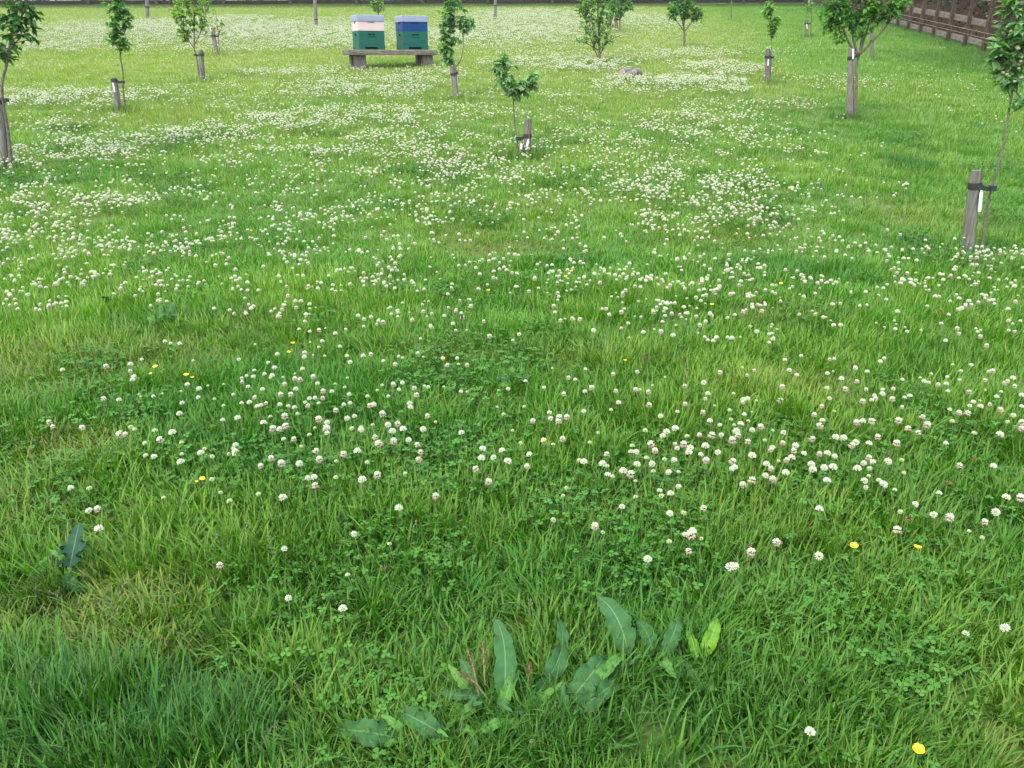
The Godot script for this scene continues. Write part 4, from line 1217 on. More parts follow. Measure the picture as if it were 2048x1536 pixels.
func clover_leaves(seed_: int) -> ArrayMesh:
	rng.seed = seed_
	var sh := Shape.new()
	for k in 16:
		var az := r(0, TAU)
		var d := sqrt(rng.randf()) * 0.085
		var foot := Vector3(cos(az) * d, -0.005, sin(az) * d)
		var top := foot + Vector3(r(-0.02, 0.02), r(0.025, 0.075), r(-0.02, 0.02))
		var col := jig(Color(1, 1, 1), 0.18)
		sh.tube([foot, top], [0.0008, 0.0007], 3, Color(1.5, 1.3, 1.2), false)
		var turn := r(0, TAU)
		var size := r(0.007, 0.012)
		var tilt := Basis(Vector3(r(-1, 1), 0, r(-1, 1)).normalized(), r(0, 0.5))
		for j in 3:
			var ang := turn + TAU * j / 3.0
			var o := Vector3(cos(ang), 0, sin(ang))
			var s := Vector3(-sin(ang), 0, cos(ang))
			var pts: Array[Vector3] = [Vector3.ZERO, o * size * 0.55 + s * size * 0.48 + Vector3.UP * size * 0.16, o * size + s * size * 0.32 + Vector3.UP * size * 0.1, o * size * 1.02, o * size - s * size * 0.32 + Vector3.UP * size * 0.1, o * size * 0.55 - s * size * 0.48 + Vector3.UP * size * 0.16]
			for q in 6:
				pts[q] = top + tilt * pts[q]
			var up := (tilt * Vector3.UP).normalized()
			for q in range(1, 5):
				var pale := col * (1.25 if q == 2 or q == 3 else 1.0)
				sh.tri(pts[0], pts[q], pts[q + 1], up, (up + s * (0.25 if q < 3 else -0.25)).normalized(), up, col, pale, pale)
	return sh.mesh()

func buttercup_petal() -> Shape:
	var sh := Shape.new()
	var rows: Array = []
	var cols: Array = []
	for i in 4:
		var t := i / 3.0
		var w := [0.0016, 0.0052, 0.0064, 0.0036][i] as float
		var y := 0.0005 + 0.0065 * t * t
		rows.append([Vector3(-w, y + w * 0.25, 0.011 * t), Vector3(0, y, 0.0115 * t), Vector3(w, y + w * 0.25, 0.011 * t)])
		cols.append([lin(0.82, 0.55, 0.01), lin(0.85, 0.60, 0.01), lin(0.82, 0.55, 0.01)])
	sh.sheet(rows, cols)
	return sh

func dock_leaf(look: String, a: Vector3, b: Vector3, w: float, bend: float, roll: float) -> Shape:
	# a long wavy-edged leaf from its foot a to its tip b, arching upwards between them
	var sh := Shape.new()
	var tint := lin(0.030, 0.082, 0.028)
	if look == "l": tint = lin(0.052, 0.130, 0.026)
	if look == "y": tint = lin(0.075, 0.160, 0.018)
	if look == "o": tint = lin(0.070, 0.085, 0.034)
	if look == "k": tint = lin(0.020, 0.052, 0.030)
	var rows: Array = []
	var cols: Array = []
	var dir := (b - a).normalized()
	var length := a.distance_to(b)
	var hint := Vector3(0, 0.75, 0.65)
	var side := dir.cross(hint).normalized().rotated(dir, roll)
	var nor := side.cross(dir).normalized()
	if nor.y < 0.0:
		nor = -nor
	var ph := r(0, TAU)
	var sway := r(-0.1, 0.1)
	var steps := 24
	for i in steps + 1:
		var t := float(i) / steps
		var arch := sin(t * PI) * bend * length
		var c := a + dir * length * t + nor * (arch - length * 0.16 * t * t * t) + side * length * sway * sin(t * 2.6)
		var prof: float = 0.05
		if t > 0.12:
			var s := (t - 0.12) / 0.88
			prof = 0.05 + 0.95 * pow(sin(PI * pow(s, 0.7) * 0.985), 0.62) * (1.0 - 0.18 * s)
		if i == steps:
			prof = 0.01
		var line: Array = []
		var lc: Array = []
		for k in 9:
			var u: float = [-1.0, -0.66, -0.33, -0.07, 0.0, 0.07, 0.33, 0.66, 1.0][k]
			var wave := (sin(t * 19.0 + ph + u) * 0.2 + sin(t * 41.0 + ph * 2.0) * 0.1) * absf(u) * absf(u) * w
			var edge := 1.0 + (sin(t * 23.0 + ph + signf(u) * 2.0) * 0.09 + sin(t * 57.0 + u + ph) * 0.06) * absf(u)
			line.append(c + side * u * w * 0.5 * prof * edge + nor * (wave * prof + absf(u) * w * 0.10 * prof))
			var cc := tint * (1.0 + 0.08 * sin(t * 60.0 + absf(u) * 5.0))
			if k == 4:
				cc = tint.lerp(lin(0.20, 0.28, 0.13), 0.4)
			elif look == "n" and rng.randf() < 0.025:
				cc = tint.lerp(lin(0.07, 0.045, 0.02), 0.6)
			elif look == "o" and rng.randf() < 0.4:
				cc = lin(0.085, 0.060, 0.030)
			lc.append(cc)
		rows.append(line)
		cols.append(lc)
	sh.sheet(rows, cols)
	return sh


# ------------------------------------------------------------------ trees
func grow(d: Dictionary, forms: Dictionary, bark: Material, leaf_mat: Material) -> void:
	var trunk: Array = d["trunk"]
	var foot: Vector3 = trunk[0]
	var gy := height(foot.x, foot.z)
	var at := Vector3(foot.x, gy, foot.z)
	var root := thing(d["name"], at, d["label"], "tree", "young trees planted across the meadow")
	var pts: Array = [Vector3(0, -0.08, 0)]
	var radii: Array = [d["r0"] * 1.25]
	for i in trunk.size():
		if i == 0:
			continue
		pts.append((trunk[i] as Vector3) - at + Vector3(0, 0, r(-0.02, 0.02)))
		radii.append(lerpf(d["r0"], d["r1"] * 0.6, float(i) / (trunk.size() - 1)))
	# smooth the trunk a little
	var sp: Array = []
	var sr: Array = []
	for i in pts.size() - 1:
		var p0: Vector3 = pts[maxi(i - 1, 0)]
		var p3: Vector3 = pts[mini(i + 2, pts.size() - 1)]
		for k in 3:
			var t := k / 3.0
			sp.append((pts[i] as Vector3).cubic_interpolate(pts[i + 1], p0, p3, t))
			sr.append(lerpf(radii[i], radii[i + 1], t) * r(0.94, 1.06))
	sp.append(pts[-1]); sr.append(radii[-1])
	var tk := Shape.new()
	tk.tube(sp, sr, 8, Color(1, 1, 1), true, 0.05)
	part("trunk", tk.mesh(), bark, root)
	var spots: Array = []
	for i in range(int(sp.size() * 0.4), sp.size()):
		spots.append(sp[i])
	for line: Array in d["branches"]:
		var bp: Array = []
		var br: Array = []
		var off := r(-0.25, 0.25) * ((line[-1] as Vector3) - (line[0] as Vector3)).length()
		for i in line.size():
			var t := float(i) / (line.size() - 1)
			bp.append((line[i] as Vector3) - at + Vector3(0, 0, off * t * t))
			br.append(lerpf(d["r1"] * 0.85, d["r1"] * 0.3, t))
		var full: Array = []
		var fr: Array = []
		for i in bp.size() - 1:
			for k in 3:
				var t := k / 3.0
				full.append((bp[i] as Vector3).cubic_interpolate(bp[i + 1], bp[maxi(i - 1, 0)], bp[mini(i + 2, bp.size() - 1)], t))
				fr.append(lerpf(br[i], br[i + 1], t))
		full.append(bp[-1]); fr.append(br[-1])
		var bs := Shape.new()
		bs.tube(full, fr, 6, Color(0.9, 0.9, 0.9), true, 0.05)
		part("branch", bs.mesh(), bark, root)
		for i in range(1, full.size()):
			spots.append(full[i])
	# twigs reach from the nearest limb into each clump; leaves sit along their outer part
	var twigs := Shape.new()
	var crown := Shape.new()
	var form: Array = forms[d["col"]]
	var singles := 0
	var big: float = d["leaf"]
	var trng := 0
	for lobe: Array in d["lobes"]:
		var c: Vector3 = (lobe[0] as Vector3) - at
		var left: int = int(lobe[3] * (1.9 if d["single"] == 1 else 2.2))
		while left > 0:
			var dirv := Vector3(rng.randfn(), rng.randfn(), rng.randfn()).normalized() * pow(rng.randf(), 0.4)
			var goal := c + dirv * Vector3(lobe[1], lobe[2], lobe[1] * 0.9)
			var best: Vector3 = spots[0]
			var bd := 1e9
			for q: Vector3 in spots:
				var dd := q.distance_squared_to(goal + Vector3(0, -0.06, 0)) + r(0, 0.01)
				if dd < bd:
					bd = dd
					best = q
			var up := Vector3(0, best.distance_to(goal) * r(0.05, 0.3), 0)
			var m1 := best.lerp(goal, 0.5) + up
			twigs.tube([best, m1, goal], [0.0035, 0.0026, 0.0014], 4, Color(0.8, 0.85, 0.7), false)
			var cnt := mini(left, rng.randi_range(5, 9))
			left -= cnt
			for k in cnt:
				var t := 1.0 if k == 0 else r(0.35, 1.0)
				var p := best.lerp(m1, t * 2.0) if t < 0.5 else m1.lerp(goal, t * 2.0 - 1.0)
				var out := (goal - best).normalized() * 0.4 + Vector3(rng.randfn(), rng.randfn() * 0.5 - 0.25, rng.randfn()).normalized()
				out = out.normalized()
				var upv := (Vector3.UP + Vector3(r(-0.5, 0.5), 0, r(-0.5, 0.5))).normalized()
				var sx := upv.cross(out)
				if sx.length() < 0.05:
					continue
				sx = sx.normalized()
				var sz := big * r(0.7, 1.35)
				var xf := Transform3D(Basis(sx * sz, out.cross(sx) * sz, out * sz), p)
				var pick: Shape = form[rng.randi() % form.size()]
				if d["single"] == 1 and singles < 290:
					singles += 1
					part("leaf", pick.get_meta_mesh(), leaf_mat, root, xf)
				else:
					crown.add(pick, xf, jig(Color.WHITE, 0.12))
	if twigs.v.size():
		tag(part("twigs", twigs.mesh(), bark, root), "", "", "", "stuff")
	if crown.v.size():
		tag(part("crown", crown.mesh(), leaf_mat, root), "", "", "", "stuff" if d["single"] == 1 else "")
	if d["fruit"] > 0:
		var fs := SphereMesh.new()
		fs.radius = 0.5; fs.height = 0.95; fs.radial_segments = 12; fs.rings = 7
		var fm := StandardMaterial3D.new()
		fm.albedo_color = lin(0.13, 0.145, 0.06).linear_to_srgb()
		fm.roughness = 0.45
		for k in d["fruit"]:
			var lobe: Array = d["lobes"][2 if k < 9 else 0]
			var p: Vector3 = (lobe[0] as Vector3) - at + Vector3(r(-0.8, 0.6) * lobe[1], r(-0.5, 0.9) * lobe[2], r(0.2, 1.0) * lobe[1])
			var s := r(0.018, 0.026)
			part("fruit", fs, fm, root, Transform3D(Basis().scaled(Vector3(s, s, s)), p))


func make_stake(s: Array, post_mat: Material, rubber: Material, white: Material, twine: Material) -> void:
	var foot: Vector3 = s[1]
	var at := on_ground(foot.x, foot.z)
	var root := thing("tree_stake", at, s[0], "stake", "wooden stakes beside the young trees")
	var top: Vector3 = (s[2] as Vector3) - at
	var axis := top.normalized()
	var rad: float = s[3]
	var sh := Shape.new()
	var tint := jig(Color(1, 1, 1), 0.15)
	sh.tube([axis * -0.15, axis * top.length() * 0.35, axis * top.length() * 0.7, axis * (top.length() - 0.03), axis * top.length()], [rad * 1.03, rad, rad * 0.98, rad * 0.97, rad * 0.72], 14, tint, true, 0.025)
	part("post", sh.mesh(), post_mat, root)
	if s[4] == 1:
		var c: Vector3 = axis * ((s[5] as Vector3) - at).dot(axis)
		var st := Shape.new()
		st.tube([c - axis * 0.019, c - axis * 0.017, c + axis * 0.017, c + axis * 0.019], [rad * 1.04, rad * 1.12, rad * 1.12, rad * 1.04], 16, Color(1, 1, 1), true)
		part("strap", st.mesh(), rubber, root)
		if s[6] == 1:
			var e: Vector3 = (s[7] as Vector3) - at
			var d := (e - c)
			var from := c + d.normalized() * rad * 0.9 + Vector3(0, 0, rad * 0.25)
			var lk := Shape.new()
			var n := 6
			for i in n:
				var a := from.lerp(e, float(i) / n) + Vector3(0, -sin(PI * i / n) * 0.008, 0)
				var b := from.lerp(e, float(i + 1) / n) + Vector3(0, -sin(PI * (i + 1) / n) * 0.008, 0)
				var x := (b - a).normalized()
				var z := x.cross(Vector3.UP).normalized()
				lk.box(Vector3(-0.002, -0.014, -0.005), Vector3(a.distance_to(b) + 0.002, 0.014, 0.005), Color(1, 1, 1), 0.003, Transform3D(Basis(x, z.cross(x), z), a))
			# the loop round the stem
			lk.tube([e - Vector3(0, 0.016, 0), e + Vector3(0, 0.016, 0)], [0.023, 0.023], 10, Color(1, 1, 1), true)
			part("strap_link", lk.mesh(), rubber, root)
	if s[8] == 1:
		var a: Vector3 = (s[9] as Vector3) - at
		var b: Vector3 = (s[10] as Vector3) - at
		var tg := Shape.new()
		var y := (a - b).normalized()
		var x := y.cross(Vector3.BACK).normalized()
		var h := a.distance_to(b)
		tg.box(Vector3(-0.010, 0, -0.001), Vector3(0.010, h * 0.92, 0.001), Color(1, 1, 1), 0.0005, Transform3D(Basis(x, y, x.cross(y)), b + Vector3(0, 0, rad * 1.16 + 0.002)))
		tg.box(Vector3(-0.006, h * 0.92, -0.001), Vector3(0.006, h, 0.001), Color(1, 1, 1), 0.0005, Transform3D(Basis(x, y, x.cross(y)), b + Vector3(0, 0, rad * 1.16 + 0.002)))
		part("plant_tag", tg.mesh(), white, root)
	if twine:
		var tw := Shape.new()
		var p0 := top + Vector3(-0.01, -0.02, rad)
		tw.tube([p0, top * 0.6 + Vector3(0.012, 0, rad * 1.2), top * 0.3 + Vector3(0.02, 0, rad * 1.2), Vector3(0.045, 0.03, rad * 1.5)], [0.003, 0.003, 0.003, 0.003], 5, Color(1, 1, 1))
		part("twine", tw.mesh(), twine, root)


# ------------------------------------------------------------------ beehives and their bench
func hollow_box(lo: Vector3, hi: Vector3, holes: Array, col: Color, bev := 0.004) -> Shape:
	# a box whose front (+z) and left (-x) faces can carry recesses: [face, a0, a1, b0, b1, depth]
	var sh := Shape.new()
	for face in 6:
		var ax := face / 2
		var s := 1.0 if face % 2 == 0 else -1.0
		var u := 0 if ax != 0 else 2
		var w := 1 if ax != 1 else 2
		var us: Array = [lo[u], hi[u]]
		var ws: Array = [lo[w], hi[w]]
		var mine: Array = []
		for h: Array in holes:
			if h[0] == face:
				mine.append(h)
				us.append(h[1]); us.append(h[2]); ws.append(h[3]); ws.append(h[4])
		us.sort(); ws.sort()
		var nn := Vector3.ZERO
		nn[ax] = s
		var plane := hi[ax] if s > 0 else lo[ax]
		for i in us.size() - 1:
			for j in ws.size() - 1:
				if us[i + 1] - us[i] < 1e-5 or ws[j + 1] - ws[j] < 1e-5:
					continue
				var dep := 0.0
				for h: Array in mine:
					if us[i] >= h[1] - 1e-5 and us[i + 1] <= h[2] + 1e-5 and ws[j] >= h[3] - 1e-5 and ws[j + 1] <= h[4] + 1e-5:
						dep = h[5]
				var q: Array[Vector3] = []
				for k: Array in [[i, j], [i + 1, j], [i + 1, j + 1], [i, j + 1]]:
					var p := Vector3.ZERO
					p[ax] = plane - s * dep; p[u] = us[k[0]]; p[w] = ws[k[1]]
					q.append(p)
				sh.quad(q[0], q[1], q[2], q[3], nn, col)
				if dep > 0.0:
					for k in 4:
						var a := q[k]
						var b := q[(k + 1) % 4]
						var inner := (q[0] + q[1] + q[2] + q[3]) / 4.0 - (a + b) / 2.0
						sh.quad(a, b, b + nn * dep, a + nn * dep, inner.normalized(), col)
	return sh

func beehive(at: Transform3D, label: String, super_mat: Material, green: Material, lid_mat: Material, dark: Material) -> void:
	var root := thing("beehive", at.origin, label, "beehive", "beehives on the timber bench")
	root.transform = at
	var w := 0.228
	var fl := hollow_box(Vector3(-w - 0.004, 0, -w - 0.004), Vector3(w + 0.004, 0.085, w + 0.004), [[4, -0.13, 0.10, 0.012, 0.045, 0.10], [1, -0.14, -0.06, 0.012, 0.028, 0.03]], Color(1, 1, 1))
	part("hive_floor", fl.mesh(), green, root)
	var slot := Shape.new()
	slot.box(Vector3(-0.128, 0.014, w - 0.09), Vector3(0.098, 0.043, w - 0.075), Color(1, 1, 1))
	part("entrance", slot.mesh(), dark, root)
	var bd := hollow_box(Vector3(-w, 0.087, -w), Vector3(w, 0.302, w), [[4, -0.06, 0.06, 0.225, 0.257, 0.03], [1, -0.06, 0.06, 0.225, 0.257, 0.03]], Color(1, 1, 1))
	part("brood_box", bd.mesh(), green, root)
	var lip := Shape.new()
	lip.box(Vector3(-0.06, 0.206, w), Vector3(0.06, 0.224, w + 0.010), Color(1, 1, 1), 0.004)
	lip.box(Vector3(-w - 0.010, 0.206, -0.06), Vector3(-w, 0.224, 0.06), Color(1, 1, 1), 0.004)
	part("handle_lip", lip.mesh(), green, root)
	var sp := hollow_box(Vector3(-w - 0.002, 0.305, -w - 0.002), Vector3(w + 0.002, 0.455, w + 0.002), [[4, -0.06, 0.06, 0.42, 0.445, 0.025], [1, -0.06, 0.06, 0.42, 0.445, 0.025]], Color(1, 1, 1))
	part("super_box", sp.mesh(), super_mat, root)
	var ld := Shape.new()
	ld.box(Vector3(-w - 0.012, 0.451, -w - 0.012), Vector3(w + 0.012, 0.552, w + 0.012), Color(1, 1, 1), 0.006)
	part("lid", ld.mesh(), lid_mat, root)


func _ready() -> void:
	rng.seed = 77
	wide.seed = 3; wide.frequency = 0.35; wide.fractal_octaves = 2
	mid.seed = 9; mid.frequency = 1.7; mid.fractal_octaves = 2
	fine.seed = 21; fine.frequency = 3.2; fine.fractal_octaves = 2

	# camera, sky, light
	var cam := Camera3D.new()
	cam.name = "camera"
	cam.fov = 52.0
	cam.far = 400.0
	cam.near = 0.05
	cam.position = Vector3(0, 1.6061, 0)
	cam.rotation_degrees = Vector3(-22.85, 0, 0)
	add_child(cam)
	cam.current = true
	var env := Environment.new()
	env.background_mode = Environment.BG_SKY
	var sky := ProceduralSkyMaterial.new()
	sky.sky_top_color = Color(0.80, 0.84, 0.90)
	sky.sky_horizon_color = Color(0.86, 0.88, 0.90)
	sky.ground_bottom_color = Color(0.20, 0.24, 0.14)
	sky.ground_horizon_color = Color(0.45, 0.5, 0.4)
	sky.sun_angle_max = 40.0
	env.sky = Sky.new()
	env.sky.sky_material = sky
	env.tonemap_mode = Environment.TONE_MAPPER_LINEAR
	env.tonemap_exposure = 4.8
	env.fog_enabled = true
	env.fog_density = 0.00045
	env.fog_light_color = Color(0.86, 0.88, 0.86)
	env.sdfgi_enabled = true
	env.ssao_enabled = true
	env.ssil_enabled = true
	var we := WorldEnvironment.new()
	we.name = "environment"
	we.environment = env
	add_child(we)
	var sun := DirectionalLight3D.new()
	sun.name = "sun"
	sun.light_color = Color(1.0, 0.97, 0.91)
	sun.light_energy = 0.42
	sun.light_angular_distance = 14.0
	sun.shadow_enabled = true
	sun.rotation_degrees = Vector3(-52, -40, 0)
	add_child(sun)

	build_land()
	build_fences()
	build_bench()
	build_trees()
	build_small_things()
	build_grass()


func build_land() -> void:
	var sh := Shape.new()
	# the field: close mesh near the viewer, coarse beyond, flat far past the fences
	var xs: Array = []
	var zs: Array = []
	for i in 61:
		var t := (i - 30) / 30.0
		xs.append(t * 9.0 + pow(absf(t), 5.0) * signf(t) * 120.0)
	for i in 90:
		var t := i / 89.0
		zs.append(2.5 - t * 17.0 - pow(t, 6.0) * 130.0)
	zs.push_front(40.0)
	var rows: Array = []
	var cols: Array = []
	for z: float in zs:
		var line: Array = []
		var lc: Array = []
		for x: float in xs:
			line.append(on_ground(x, z))
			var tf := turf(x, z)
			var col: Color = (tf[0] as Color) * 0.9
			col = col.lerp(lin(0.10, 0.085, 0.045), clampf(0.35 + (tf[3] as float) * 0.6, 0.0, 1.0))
			lc.append(col)
		rows.append(line)
		cols.append(lc)
	sh.sheet(rows, cols)
	var m := coloured(0.95, Color.BLACK, 0.2)
	var nz := FastNoiseLite.new()
	nz.frequency = 0.05
	var tx := NoiseTexture2D.new()
	tx.width = 512; tx.height = 512; tx.seamless = true; tx.noise = nz
	var g := Gradient.new()
	g.set_color(0, Color(0.55, 0.55, 0.5)); g.set_color(1, Color(1, 1, 1))
	tx.color_ramp = g
	m.albedo_texture = tx
	m.uv1_triplanar = true
	m.uv1_world_triplanar = true
	m.uv1_scale = Vector3(1.3, 1.3, 1.3)
	var o := part("ground", sh.mesh(), m, self)
	tag(o, "", "", "", "structure")


func fence_line(called: String, label: String, stops: Array, post_mat: Material, rail_mat: Material, rails: Array, half: float, tall: float, wires: Array, wire_mat: Material) -> void:
	var root := thing(called, on_ground(stops[0].x, stops[0].y), label, "fence")
	var at := root.position
	for i in stops.size():
		var p := on_ground(stops[i].x, stops[i].y) - at
		var sh := Shape.new()
		var k := half * (1.0 if i % 2 == 0 else 0.85)
		sh.box(Vector3(-k, -0.2, -k), Vector3(k, tall * r(0.97, 1.03), k), jig(Color(1, 1, 1), 0.15), 0.008)
		var turn := 0.0
		if i + 1 < stops.size():
			turn = -(stops[i + 1] - stops[i] as Vector2).angle()
		part("post", sh.mesh(), post_mat, root, Transform3D(Basis(Vector3.UP, turn + r(-0.05, 0.05)) * Basis(Vector3.BACK, r(-0.015, 0.015)), p))
		if i + 1 == stops.size():
			break
		var q := on_ground(stops[i + 1].x, stops[i + 1].y) - at
		var x := (q - p).normalized()
		var z := x.cross(Vector3.UP).normalized()
		for h: Array in rails:
			var rs := Shape.new()
			rs.box(Vector3(0.002, h[0], -half - 0.03), Vector3(p.distance_to(q) - 0.002, h[1], -half - 0.004), jig(Color(1, 1, 1), 0.18), 0.004)
			part("rail", rs.mesh(), rail_mat, root, Transform3D(Basis(x, z.cross(x), z), p + Vector3(0, r(-0.012, 0.012), 0)))
		for h: float in wires:
			var ws := Shape.new()
			ws.tube([p + Vector3(0, h, 0) + z * (half + 0.004), q + Vector3(0, h, 0) + z * (half + 0.004)], [0.003, 0.003], 4, Color(1, 1, 1))
			part("wire", ws.mesh(), wire_mat, root)


func build_fences() -> void:
	var dark_post := wood(lin(0.022, 0.016, 0.012), lin(0.045, 0.034, 0.027), lin(0.09, 0.07, 0.058), Vector3(4, 0.5, 4), 4)
	var dark_rail := wood(lin(0.010, 0.009, 0.008), lin(0.018, 0.015, 0.013), lin(0.035, 0.029, 0.024), Vector3(0.5, 5, 5), 5)
	var rail := wood(lin(0.075, 0.058, 0.048), lin(0.13, 0.105, 0.09), lin(0.20, 0.17, 0.145), Vector3(0.5, 5, 5), 6)
	var wire := StandardMaterial3D.new()
	wire.albedo_color = Color(0.55, 0.52, 0.47); wire.metallic = 0.6; wire.roughness = 0.5
	var back: Array = []
	for k in range(-5, 19):
		var x := -22.7 + 3.05 * (k + 5) - 12.0
		if x > 15.6:
			break
		back.append(Vector2(x, -39.95 - 0.053 * (x + 22.7)))
	fence_line("rear_fence", "dark post and rail fence along the far edge of the meadow", back, dark_post, dark_rail, [[0.13, 0.29], [0.58, 0.72], [1.0, 1.14]], 0.07, 1.25, [], wire)
	var right_side: Array = []
	var z := -41.5
	while z < -3.5:
		right_side.append(Vector2(10.35 + 0.2 * (-z - 20.0), z))
		z += 1.3
	fence_line("side_fence", "brown post and rail fence with boards and wires on the right", right_side, dark_post, rail, [[0.10, 0.22], [0.50, 0.63], [0.98, 1.12]], 0.042, 1.3, [0.30, 0.40], wire)

	# hedges and the earth bank behind the fences
	var clump := Shape.new()
	var lf := leaf_form(0.3, 0.25, Color(1, 1, 1))
	for k in 46:
		var d := Vector3(rng.randfn(), rng.randfn(), rng.randfn()).normalized() * pow(rng.randf(), 0.5) * 0.3
		var b := Basis(Vector3(rng.randfn(), rng.randfn(), rng.randfn()).normalized(), r(0, TAU))
		var s := r(0.05, 0.09)
		clump.add(lf, Transform3D(b.scaled(Vector3(s, s, s)), d), jig(Color(1, 1, 1), 0.25))
	var cm := clump.mesh()
	var lm := coloured(0.55, Color(0.5, 0.6, 0.2))
	var places: Array = []
	var tints: Array = []
	for k in 2600:
		var x := r(-38, 16.5)
		var zz := -40.9 - 0.053 * (x + 22.7) - pow(rng.randf(), 1.5) * 1.2
		places.append(Transform3D(Basis(Vector3.UP, r(0, TAU)) * Basis.from_scale(Vector3.ONE * r(0.8, 1.5)), on_ground(x, zz) + Vector3(0, r(0.15, 2.3), 0)))
		tints.append(jig(lin(0.028, 0.060, 0.020), 0.4))
	var hedge := thing("hedge", on_ground(0, -42.6), "dark green hedge behind the far fence", "hedge")
	hedge.position = Vector3.ZERO
	scatter("foliage", cm, lm, places, tints, hedge)
	var core := Shape.new()
	for k in 28:
		var x := -39.0 + k * 2.0
		var zz := -42.6 - 0.053 * (x + 22.7)
		core.tube([on_ground(x, zz), on_ground(x, zz) + Vector3(r(-0.3, 0.3), 1.0, 0), on_ground(x, zz) + Vector3(r(-0.6, 0.6), 2.2, r(-0.3, 0.3))], [0.09, 0.07, 0.03], 6, lin(0.05, 0.04, 0.03))
	part("stems", core.mesh(), coloured(0.9), hedge)
	var sh := Shape.new()
	var rows: Array = []
	var cols: Array = []
	for i in 40:
		var zz := -48.0 + i * 1.16
		var line: Array = []
		var lc: Array = []
		for k in 9:
			var t := k / 8.0
			var x := 10.35 + 0.2 * (-zz - 20.0) + 0.35 + t * 3.0
			line.append(on_ground(x, zz) + Vector3(0, 0.02 + 1.5 * smoothstep(0.0, 0.8, t) + fine.get_noise_2d(x, zz) * 0.12 * t, 0))
			lc.append(jig(lin(0.028, 0.019, 0.013), 0.3))
		rows.append(line)
		cols.append(lc)
	sh.sheet(rows, cols)
	tag(part("earth_bank", sh.mesh(), coloured(1.0, Color.BLACK, 0.08), self), "", "", "", "structure")
	# dead leaves on the bank
	places = []; tints = []
	var dl := leaf_form(0.35, 0.3, Color(1, 1, 1)).mesh()
	for k in 11000:
		var zz := r(-32, -3.5)
		var t := r(0.0, 0.9)
		var x := 10.35 + 0.2 * (-zz - 20.0) + 0.35 + t * 3.0
		var s := r(0.04, 0.09)
		places.append(Transform3D(Basis(Vector3(rng.randfn(), rng.randfn() * 2.0, rng.randfn()).normalized(), r(0, TAU)).scaled(Vector3(s, s, s)), on_ground(x, zz) + Vector3(0, 0.05 + 1.5 * smoothstep(0.0, 0.8, t) + fine.get_noise_2d(x, zz) * 0.12 * t, 0)))
		tints.append(jig(lin(0.042, 0.027, 0.018), 0.6) if rng.randf() < 0.9 else jig(lin(0.07, 0.06, 0.028), 0.5))
	var litter := thing("leaf_litter", Vector3.ZERO, "brown dead leaves on the bank behind the right fence", "leaf litter")
	litter.set_meta("kind", "stuff")
	scatter("dead_leaves", dl, coloured(1.0, Color.BLACK, 0.1), places, tints, litter)
	places = []; tints = []
	for k in 1500:
		var zz := r(-44, -3)
		var x := 10.35 + 0.2 * (-zz - 20.0) + r(0.9, 3.2)
		places.append(Transform3D(Basis(Vector3.UP, r(0, TAU)) * Basis.from_scale(Vector3.ONE * r(0.7, 1.3)), on_ground(x, zz) + Vector3(0, r(0.85, 2.8), 0)))
		tints.append(jig(lin(0.018, 0.040, 0.014), 0.35))
	var shrubs := thing("shrubs", Vector3.ZERO, "dark shrubs growing on the bank behind the right fence", "shrubs")
	scatter("foliage", cm, lm, places, tints, shrubs)


func build_bench() -> void:
	var beam := wood(lin(0.055, 0.047, 0.040), lin(0.115, 0.10, 0.086), lin(0.19, 0.172, 0.152), Vector3(0.8, 6, 6), 12)
	var leg := wood(lin(0.06, 0.052, 0.044), lin(0.125, 0.112, 0.096), lin(0.20, 0.182, 0.16), Vector3(6, 0.8, 6), 13)
	var yaw := deg_to_rad(24.0)
	var at := Vector3(-2.208, 1.385, -15.371)
	at.y = height(at.x, at.z) + 0.035
	var root := thing("timber_bench", at, "low bench of weathered railway timbers carrying the two beehives", "bench")
	root.rotation.y = yaw
	var sx := 0.0
	for k in 2:
		var sh := Shape.new()
		var z0 := 0.02 - k * 0.29
		sh.box(Vector3(-0.82 + k * 0.03, 0.18, z0), Vector3(0.82 - k * 0.02, 0.262, z0 + 0.275), Color(1, 1, 1) * (1.0 - 0.1 * k), 0.008)
		part("plank", sh.mesh(), beam, root)
	for s: float in [-0.58, 0.66]:
		for k in 2:
			var sh := Shape.new()
			var z0 := 0.06 - k * 0.30
			sh.box(Vector3(s - 0.10, -0.12, z0), Vector3(s + 0.10, 0.178, z0 + 0.13), Color(1, 1, 1) * r(0.9, 1.1), 0.008)
			part("leg", sh.mesh(), leg, root)
	var green := StandardMaterial3D.new()
	green.albedo_color = lin(0.006, 0.066, 0.048).linear_to_srgb()
	green.roughness = 0.55
	green.metallic_specular = 0.25
	var blue := green.duplicate()
	blue.albedo_color = lin(0.003, 0.030, 0.115).linear_to_srgb()
	var pink := green.duplicate()
	pink.albedo_color = lin(0.42, 0.325, 0.31).linear_to_srgb()
	var metal := StandardMaterial3D.new()
	metal.albedo_color = lin(0.185, 0.21, 0.285).linear_to_srgb()
	metal.metallic = 0.35
	metal.roughness = 0.5
	var dark := StandardMaterial3D.new()
	dark.albedo_color = Color(0.05, 0.05, 0.05)
	dark.roughness = 0.9
	var base := Transform3D(Basis(Vector3.UP, yaw), at)
	beehive(base * Transform3D(Basis(), Vector3(-0.37, 0.267, 0.02)), "beehive with pale pink upper box, left on the timber bench", pink, green, metal, dark)
	beehive(base * Transform3D(Basis(Vector3.UP, -0.02), Vector3(0.43, 0.267, 0.02)), "beehive with blue upper box, right on the timber bench", blue, green, metal, dark)


